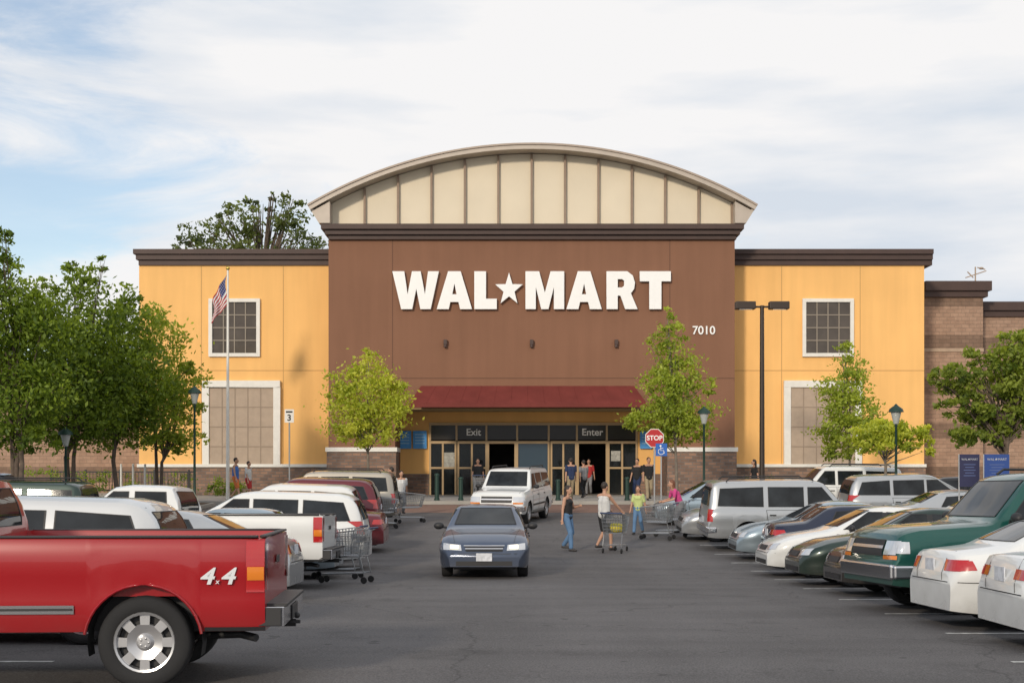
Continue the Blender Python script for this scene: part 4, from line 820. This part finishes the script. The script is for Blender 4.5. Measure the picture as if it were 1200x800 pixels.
fo=m.build('flag',[FLR,FLW,FLB],None,smooth=80,recalc=False); tag(fo,'striped red and white flag with blue star field drooping from the flagpole','flag')
def post_sign(name,label,px,d,top,build):
    t=thing(name,label,'sign',(X(px,d),d,gz(d))); hh=Z(top,d)-gz(d)
    MB().tube([(0,0.03,0),(0,.03,hh)],.03,8).build('post',GAL,t); build(t,hh); return t
SRD=M('stop_red',(.45,.015,.02),.5,0,0); SBL=M('sign_blue',(.02,.12,.45),.5,0,0)
def stop(t,hh):
    p=[(.35*math.cos(PI/8+k*PI/4),.35*math.sin(PI/8+k*PI/4)+hh-.36) for k in range(8)]; q=[(.38*math.cos(PI/8+k*PI/4),.38*math.sin(PI/8+k*PI/4)+hh-.36) for k in range(8)]
    MB().prism(q,-.012,0).build('border',WFR,t); MB().prism(p,-.018,-.013).build('face',SRD,t); text('lettering','STOP',.25,(0,-.022,hh-.36),FR,WTX,t,.002,offset=.006)
post_sign('stop_sign','red octagonal stop sign near the slender tree',767,53.2,502,stop)
def acc(t,hh):
    MB().box((0,-.01,hh-.24),(.42,.015,.46)).build('panel',SBL,t,bevel=.004)
    m=MB(); m.ell((-.03,-.022,hh-.10),(.035,.006,.035)); m.tube([(-.03,-.024,hh-.14),(-.02,-.024,hh-.27),(.08,-.024,hh-.27),(.11,-.024,hh-.37)],.014,6); m.tube([(-.02,-.024,hh-.19),(.07,-.024,hh-.19)],.012,6)
    m.tube([(-.01+.105*math.cos(a),-.024,hh-.31+.105*math.sin(a)) for a in [PI*.65+k*PI*1.25/10 for k in range(11)]],.012,6); m.build('symbol',WTX,t)
post_sign('accessible_parking_sign','blue sign with white wheelchair symbol below the stop sign',775,51,519,acc)
def three(t,hh):
    MB().box((0,-.01,hh-.24),(.36,.015,.52)).build('panel',WFR,t); text('number','3',.34,(0,-.022,hh-.32),FR,BLK,t,.002,offset=.008); MB().box((0,-.02,hh-.08),(.26,.005,.06)).build('print_line',BLK,t)
post_sign('number_sign','small white sign with the number 3 on a thin post',339,55,480,three)
BTX=M('banner_lettering',(.45,.47,.52),.6,0,0)
for i,(px,d,label) in enumerate(((1136,35.4,'dark blue store banner on the left of the pair at right'),(1168,35.0,'blue store banner at the right of the pair near the right tree'))):
    t=thing('banner_sign',label,'sign',(X(px,d),d,gz(d))); zt=Z(532,d)-gz(d); zb=Z(570,d)-gz(d); w_=.50 if i==0 else .62
    MB().box((0,0,(zt+zb)/2),(w_,.03,zt-zb)).build('panel',M('banner_blue%d'%i,((.02,.022,.07),(.02,.06,.24))[i],.6,0,.05),t)
    MB().tube([(-w_/2,.03,0),(-w_/2,.03,zt)],.02,6).tube([(w_/2,.03,0),(w_/2,.03,zt)],.02,6).build('post',GAL,t)
    text('lettering','WAL\u2605MART',.085 if i else .072,(0,-.02,zt-.13),FR,BTX,t,.002)
    m=MB(); [m.box((0,-.02,zt-.26-.07*k),(w_*(.6-.15*(k%2)),.004,.018)) for k in range(5)]; m.build('print_lines',M('banner_print',(.10,.14,.30),.6,0,0),t)
def bollard(px,d,label,mt=DGN,r=.09,h=1.0):
    t=thing('bollard',label,'bollard',(X(px,d),d,gz(d)+(.14 if d>58.2 else 0)),0,'bollards in front of the store'); MB().lathe([(.001,0),(r*1.3,0),(r*1.3,.08),(r,.1),(r,h-.12),(r*1.25,h-.1),(r*1.25,h-.06),(r*.9,h-.02),(.001,h)],12).build('post',mt,t,smooth=40)
bollard(512,58.8,'dark green bollard before the exit side',h=1.15); bollard(540,58.8,'second green bollard left of the driving vehicle'); bollard(735,58.8,'green bollard right of the entrance'); bollard(654,58.8,'green bollard beside the central glass',h=.9)
for i,px in enumerate((142,156,170)):
    t=thing('marker_post',['leftmost','middle','rightmost'][i]+' of three slim white posts under the left trees','post',(X(px,56),56,gz(56))); MB().tube([(0,0,0),(0,0,1.7)],.045,8).ell((0,0,1.7),(.045,.045,.03),8,4).build('shaft',WFR,t,smooth=50)
t=thing('railing','dark metal railing left of the yellow wall','fence',(X(180,61),61,gz(61)+.14)); m=MB()
for z in(.35,1.15): m.bb(-4.5,1.8,-.02,.02,z-.03,z+.03)
for k in range(45): m.bb(-4.5+k*.142,-4.48+k*.142,-.012,.012,.35,1.15)
m.build('bars',PLB,t); 
for k in range(5): MB().bb(-4.5+k*1.5,-4.42+k*1.5,-.04,.04,0,1.25).build('post',PLB,t)
# ---------------------------------------------------------------- shopping carts
WIR=M('cart_wire',(.33,.34,.35),.35,.7,0); CTB=M('cart_plastic',(.03,.05,.12),.5,0,0); CTG=M('cart_flap_grey',(.16,.16,.17),.6,0,0)
def make_cart():
    t=thing('shopping_cart','cart','shopping cart'); m=MB(); r=.006
    def fr(v): return (-.33-.06*v,.40+.12*v,.25+.05*v,.17+.05*v,.52+.46*v)
    for v in(0,.2,.4,.6,.8,1):
        x0,x1,wb,wf,z=fr(v); rr_=r*1.6 if v in(0,1) else r
        if v==1: z0_,z1_=z+.05,z-.06
        else: z0_,z1_=z,z
        P=[(x0,-wb,z0_),(x1,-wf,z1_),(x1,wf,z1_),(x0,wb,z0_),(x0,-wb,z0_)]
        for a,b in zip(P,P[1:]): m.tube([a,b],rr_,5)
    lo=fr(0);hi=fr(1)
    for s in(-1,1):
        for k in range(15):
            u=k/14; m.tube([(lo[0]+(lo[1]-lo[0])*u,s*(lo[2]+(lo[3]-lo[2])*u),lo[4]),(hi[0]+(hi[1]-hi[0])*u,s*(hi[2]+(hi[3]-hi[2])*u),hi[4]+.05-.11*u)],r,4)
    for k in range(9):
        u=-1+k/4; m.tube([(lo[1],u*lo[3],lo[4]),(hi[1],u*hi[3],hi[4]-.06)],r,4); m.tube([(lo[0],u*lo[2],lo[4]),(hi[0],u*hi[2],hi[4]+.05)],r,4); m.tube([(lo[0],u*lo[2],lo[4]),(lo[1],u*lo[3],lo[4])],r,4)
    m.build('basket',WIR,t)
    m=MB()
    for s in(-1,1): m.tube([(-.50,s*.27,1.05),(-.36,s*.27,.98),(-.30,s*.25,.50),(-.38,s*.25,.20),(-.38,s*.25,.14)],.013,6); m.tube([(-.36,s*.25,.20),(.48,s*.16,.17),(.48,s*.16,.13)],.013,6); m.tube([(-.31,s*.25,.50),(.30,s*.19,.50)],.012,6)
    m.tube([(.48,-.16,.17),(.48,.16,.17)],.012,6)
    for k in range(6): m.tube([(-.3,-.2+k*.08,.19),(.44,-.14+k*.056,.175)],.006,4)
    m.build('frame',WIR,t,smooth=50)
    MB().tube([(-.50,-.29,1.05),(-.50,.29,1.05)],.02,8).build('handle',CTB,t,smooth=50)
    MB().box((-.30,0,.84),(.02,.36,.12)).build('child_seat_flap',CTG,t)
    for x,y in((-.38,.25),(-.38,-.25),(.48,.16),(.48,-.16)): MB().lathe([(.001,-.016),(.06,-.016),(.065,0),(.06,.016),(.001,.016)],14,Matrix.Translation((x,y,.065))@Matrix.Rotation(PI/2,4,'X')).build('caster',TIR,t,smooth=40)
    return t
ct=make_cart(); first=True
for px,d,rz,label in((408,26.8,R(170),'empty shopping cart beside the white pickup tail'),(398,28.2,R(172),'empty shopping cart just behind the nearer left cart'),(479,46.5,R(20),'shopping cart standing alone near the far end of the left row'),
    (722,36.6,R(70),'shopping cart pushed by the man in the pale sleeveless top'),(772,40.4,R(160),'shopping cart by the silver sedan left of the woman in pink'),(788,41.3,R(170),'shopping cart in front of the woman in pink'),(562,59.5,R(90),'shopping cart waiting at the exit side of the entrance'),(446,44.0,R(10),'shopping cart between cars in front of the champagne vehicle')):
    o=ct if first else dup(ct); first=False; ground_place(o,X(px,d),d,rz,.14 if d>58.2 else 0); o['label']=label; o['group']='shopping carts left around the lot'
b_=MB().ell((0,0,.1),(.17,.14,.14),12,8).ell((.12,.03,.08),(.1,.1,.11),10,6).build('shopping_bag',M('bag_yellow',(.65,.55,.06),.6,0,.1),None,smooth=60); tag(b_,'yellow bag lying in the cart pushed by the man in the pale top','bag'); b_.location=(X(722,36.6),36.62,gz(36.6)+.55)
# ---------------------------------------------------------------- people
def blob(name,caps,ells,vox,mat,parent):
    m=MB()
    for p0,r0,p1,r1 in caps:
        p0,p1=Vector(p0),Vector(p1); ax=(p1-p0); l=max(ax.length,1e-4); ax/=l; pts=[];rs=[]
        for k in range(5): a=-PI/2+PI/2*k/4.0; pts.append(p0+ax*r0*math.sin(a)); rs.append(max(r0*math.cos(a),.0008))
        pts.append(p1); rs.append(r1)
        for k in range(1,5): a=PI/2*k/4.0; pts.append(p1+ax*r1*math.sin(a)); rs.append(max(r1*math.cos(a),.0008))
        m.tube(pts,rs,12)
    for c,r in ells: m.ell(c,r,14,10)
    me=m.mesh('tmp',[mat],weld=False); o=bpy.data.objects.new('tmp',me); col.objects.link(o)
    rm=o.modifiers.new('r','REMESH'); rm.mode='VOXEL'; rm.voxel_size=vox; sm=o.modifiers.new('s','SMOOTH'); sm.iterations=2; sm.factor=.5
    dg=bpy.context.evaluated_depsgraph_get(); me2=bpy.data.meshes.new_from_object(o.evaluated_get(dg)); bpy.data.objects.remove(o)
    me2.polygons.foreach_set('use_smooth',[True]*len(me2.polygons)); me2.materials.clear(); me2.materials.append(mat); me2.name=name
    return link(name,me2,parent)
def ik(a,b,l1,l2,hint):
    a,b,h=Vector(a),Vector(b),Vector(hint); d=b-a; L=min(d.length,(l1+l2)*.998); b=a+d.normalized()*L; x=(l1*l1-l2*l2+L*L)/(2*L); y=math.sqrt(max(0,l1*l1-x*x)); n=d.normalized(); hp=(h-n*h.dot(n)).normalized(); return a+n*x+hp*y,b
SKN=M('skin_tone',(.48,.27,.18),.6,0,.05)
def cloth(n,c): return M('cloth_'+n,c,.9,0,.15,6)
def person(label,px,d,h,rz,shirt,pants,hair=(.03,.02,.015),long_hair=False,stride=.22,hands=None,shorts=False,tank=False,lean=0,skin=None,fem=False,vox=.012,dz=0):
    k=h/1.75; t=thing('person',label,'person'); ground_place(t,X(px,d),d,rz,(.14 if d>58.2 else 0)+dz,False); t.scale=(k,k,k)
    sk=skin or SKN; sw=.165 if fem else .19
    ch=Vector((0,lean*.3,1.25)); nb=Vector((0,lean*.48,1.45-.1*lean)); hd=nb+Vector((0,.03+lean*.1,.185-.03*lean))
    hands=hands or [(-.27,-.12,.80),(.27,.14,.82)]
    C=[];El=[]; pants_c=[];shirt_c=[]
    C+=[((-.08,0,.93),.105,(.08,0,.93),.105)]; 
    for s in(-1,1):
        C.append(((s*.05,0,.95),.10,(s*.06,ch.y,ch.z),.105 if not fem else .095)); C.append(((s*.06,ch.y,ch.z),.105,(s*.07,nb.y,nb.z-.09),.075))
        shp=Vector((s*sw,nb.y,nb.z-.05)); C.append(((s*.03,nb.y,nb.z-.02),.05,tuple(shp),.055))
        hi=Vector((s*.09,0,.90)); fy=stride*s; ft=Vector((s*.10,fy,.085+(.06 if fy<0 and stride else 0))); kn,an=ik(hi,ft,.42,.42,(0,1,0))
        C+=[(hi,.085,kn,.055),(kn,.056,an,.036),(an,.036,an+Vector((0,-.03,-.04)),.036),(an+Vector((0,-.03,-.045)),.034,an+Vector((s*.015,.15,-.055)),.028)]
        sh1=(an+Vector((0,-.035,-.04)),.043,an+Vector((s*.015,.16,-.05)),.036)
        blob('shoe',[(tuple(sh1[0]),sh1[1],tuple(sh1[2]),sh1[3])],[],.012,M('shoe_dark',(.05,.045,.045),.6,0,0),t)
        if shorts: pants_c+=[(hi,.108,hi.lerp(kn,.85),.098)]
        else: pants_c+=[(hi,.10,kn,.072),(kn,.072,an+Vector((0,0,.02)),.060)]
        el,wr=ik(shp,hands[0 if s<0 else 1],.29,.26,(s*.5,-1,-.2)); C+=[(shp,.052,el,.038),(el,.038,wr,.025)]
        dr=(wr-el).normalized(); sd=dr.cross(Vector((s,0,.01))).normalized(); C.append((wr+dr*.01,.026,wr+dr*.075,.030))
        nrm=dr.cross(sd)
        for q,fl in enumerate((.055,.068,.072,.060)):
            b0=wr+dr*.085+sd*(-.03+.02*q); b1=b0+dr*fl*.55; C+=[(b0,.009,b1,.008),(b1,.008,b1+(dr*.7-nrm*.7*s).normalized()*fl*.45,.007)]
        C.append((wr+dr*.03+sd*.03,.011,wr+dr*.07+sd*.062,.009))
        if not tank: shirt_c+=[(shp+Vector((s*.005,0,0)),.066,shp.lerp(el,.72),.058)]
        shirt_c+=[((s*.05,0,.92),.125 if not fem else .115,(s*.06,ch.y,ch.z),.122 if not fem else .108),((s*.06,ch.y,ch.z),.122 if not fem else .112,(s*.06,nb.y,nb.z-.11),.09),((s*.05,nb.y,nb.z-.06),.05,tuple(shp*.98+Vector((-s*.03 if tank else 0,0,.002))),.058)]
    if fem: shirt_c+=[((-.07,ch.y+.07,ch.z+.06),.06,(.07,ch.y+.07,ch.z+.06),.06)]
    pants_c.append(((-.075,0,.95),.115,(.075,0,.95),.115))
    C+=[(nb-Vector((0,0,.03)),.052,hd-Vector((0,.01,.08)),.050)]
    El+=[(tuple(hd),(.075,.095,.115)),(tuple(hd+Vector((0,.02,-.06))),(.055,.07,.06)),(tuple(hd+Vector((0,.10,-.02))),(.013,.02,.024)),(tuple(hd+Vector((.078,0,-.01))),(.012,.022,.032)),(tuple(hd+Vector((-.078,0,-.01))),(.012,.022,.032))]
    blob('body',[(tuple(a),b,tuple(c),e) for a,b,c,e in C],El,vox,sk,t)
    blob('trousers' if not shorts else 'shorts',[(tuple(a),b,tuple(c),e) for a,b,c,e in pants_c],[],.016,pants,t)
    blob('top',[(tuple(a),b,tuple(c),e) for a,b,c,e in shirt_c],[],.016,shirt,t)
    hm=M('hair_%d'%int(hair[0]*1000),hair,.6,0,.3,30); hc=[]
    if long_hair: hc=[(tuple(hd+Vector((0,-.05,.02))),.085,tuple(hd+Vector((0,-.08,-.24))),.055)]
    blob('hair',hc,[(tuple(hd+Vector((0,-.022,.032))),(.086,.098,.105))],.012,hm,t)
    for s in(-1,1): MB().ell(hd+Vector((s*.03,.088,.008)),(.012,.008,.007),8,6).build('eye',BLK,t)
    MB().ell(hd+Vector((0,.090,-.062)),(.024,.008,.006),8,6).build('mouth',M('lip_tone',(.35,.12,.10),.5,0,0),t)
    return t
W_=cloth('white',(.58,.58,.57)); K_=cloth('black',(.018,.018,.02)); J_=cloth('denim',(.10,.19,.33)); PK=cloth('pink',(.55,.06,.22)); NV=cloth('navy',(.02,.035,.09)); KH=cloth('khaki',(.32,.26,.17)); OR=cloth('orange',(.6,.17,.05)); BL=cloth('blue',(.05,.15,.45)); LG=cloth('lime',(.48,.55,.22)); GY=cloth('grey',(.2,.2,.21)); RD=cloth('red',(.4,.03,.03))
person('woman in black top and blue jeans crossing the aisle with one arm raised',665,37,1.72,R(-120),K_,J_,long_hair=True,hands=[(-.20,.25,1.20),(.27,-.02,.80)],fem=True,tank=True,vox=.010,stride=.16)
person('man in pale sleeveless top and black shorts pushing a cart',708,37.2,1.80,R(-50),W_,K_,hands=[(-.20,.42,1.02),(.20,.42,1.02)],shorts=True,tank=True,vox=.010,stride=.15)
person('girl in lime top and jeans walking beside the carts',748,42,1.45,R(160),LG,J_,long_hair=True,fem=True,hair=(.10,.05,.03))
person('woman in pink top leaning over a shopping cart',797,42.4,1.66,R(100),PK,GY,long_hair=True,fem=True,lean=.45,hands=[(-.18,.52,1.02),(.18,.52,1.02)],hair=(.16,.06,.03),stride=.05)
person('man in navy shirt and khaki trousers walking to the entrance',669,60,1.76,R(15),NV,KH)
person('person in red top standing in the open doorway',690,66,1.70,R(170),RD,GY,stride=.05)
person('person in grey shirt beside the man in navy before the entrance',684,61.5,1.66,R(30),GY,K_)
person('person in black top standing under the right end of the awning',747,59.5,1.74,R(150),K_,NV,stride=.08)
person('person in black top and pale trousers leaving right of the entrance',760,58.9,1.80,R(190),K_,KH)
person('man in blue sleeveless top and orange shorts near the flagpole',276,59.2,1.78,R(-100),BL,OR,shorts=True,tank=True)
person('person in red shorts walking behind the man in blue',291,60,1.62,R(-110),W_,RD,shorts=True)
person('dark haired woman in black walking by the right yellow wall',884,59.5,1.70,R(100),K_,K_,long_hair=True,fem=True)
person('person in dark shirt loading a vehicle at the end of the left row',459,49.2,1.76,R(90),K_,J_,stride=.05)
person('person in white shirt beside the far left row vehicles',470,50.4,1.60,R(200),W_,GY,stride=.05)
person('person in dark top by the exit doors',560,63.5,1.72,R(180),K_,GY,stride=.1)
print('objects',len(bpy.data.objects))
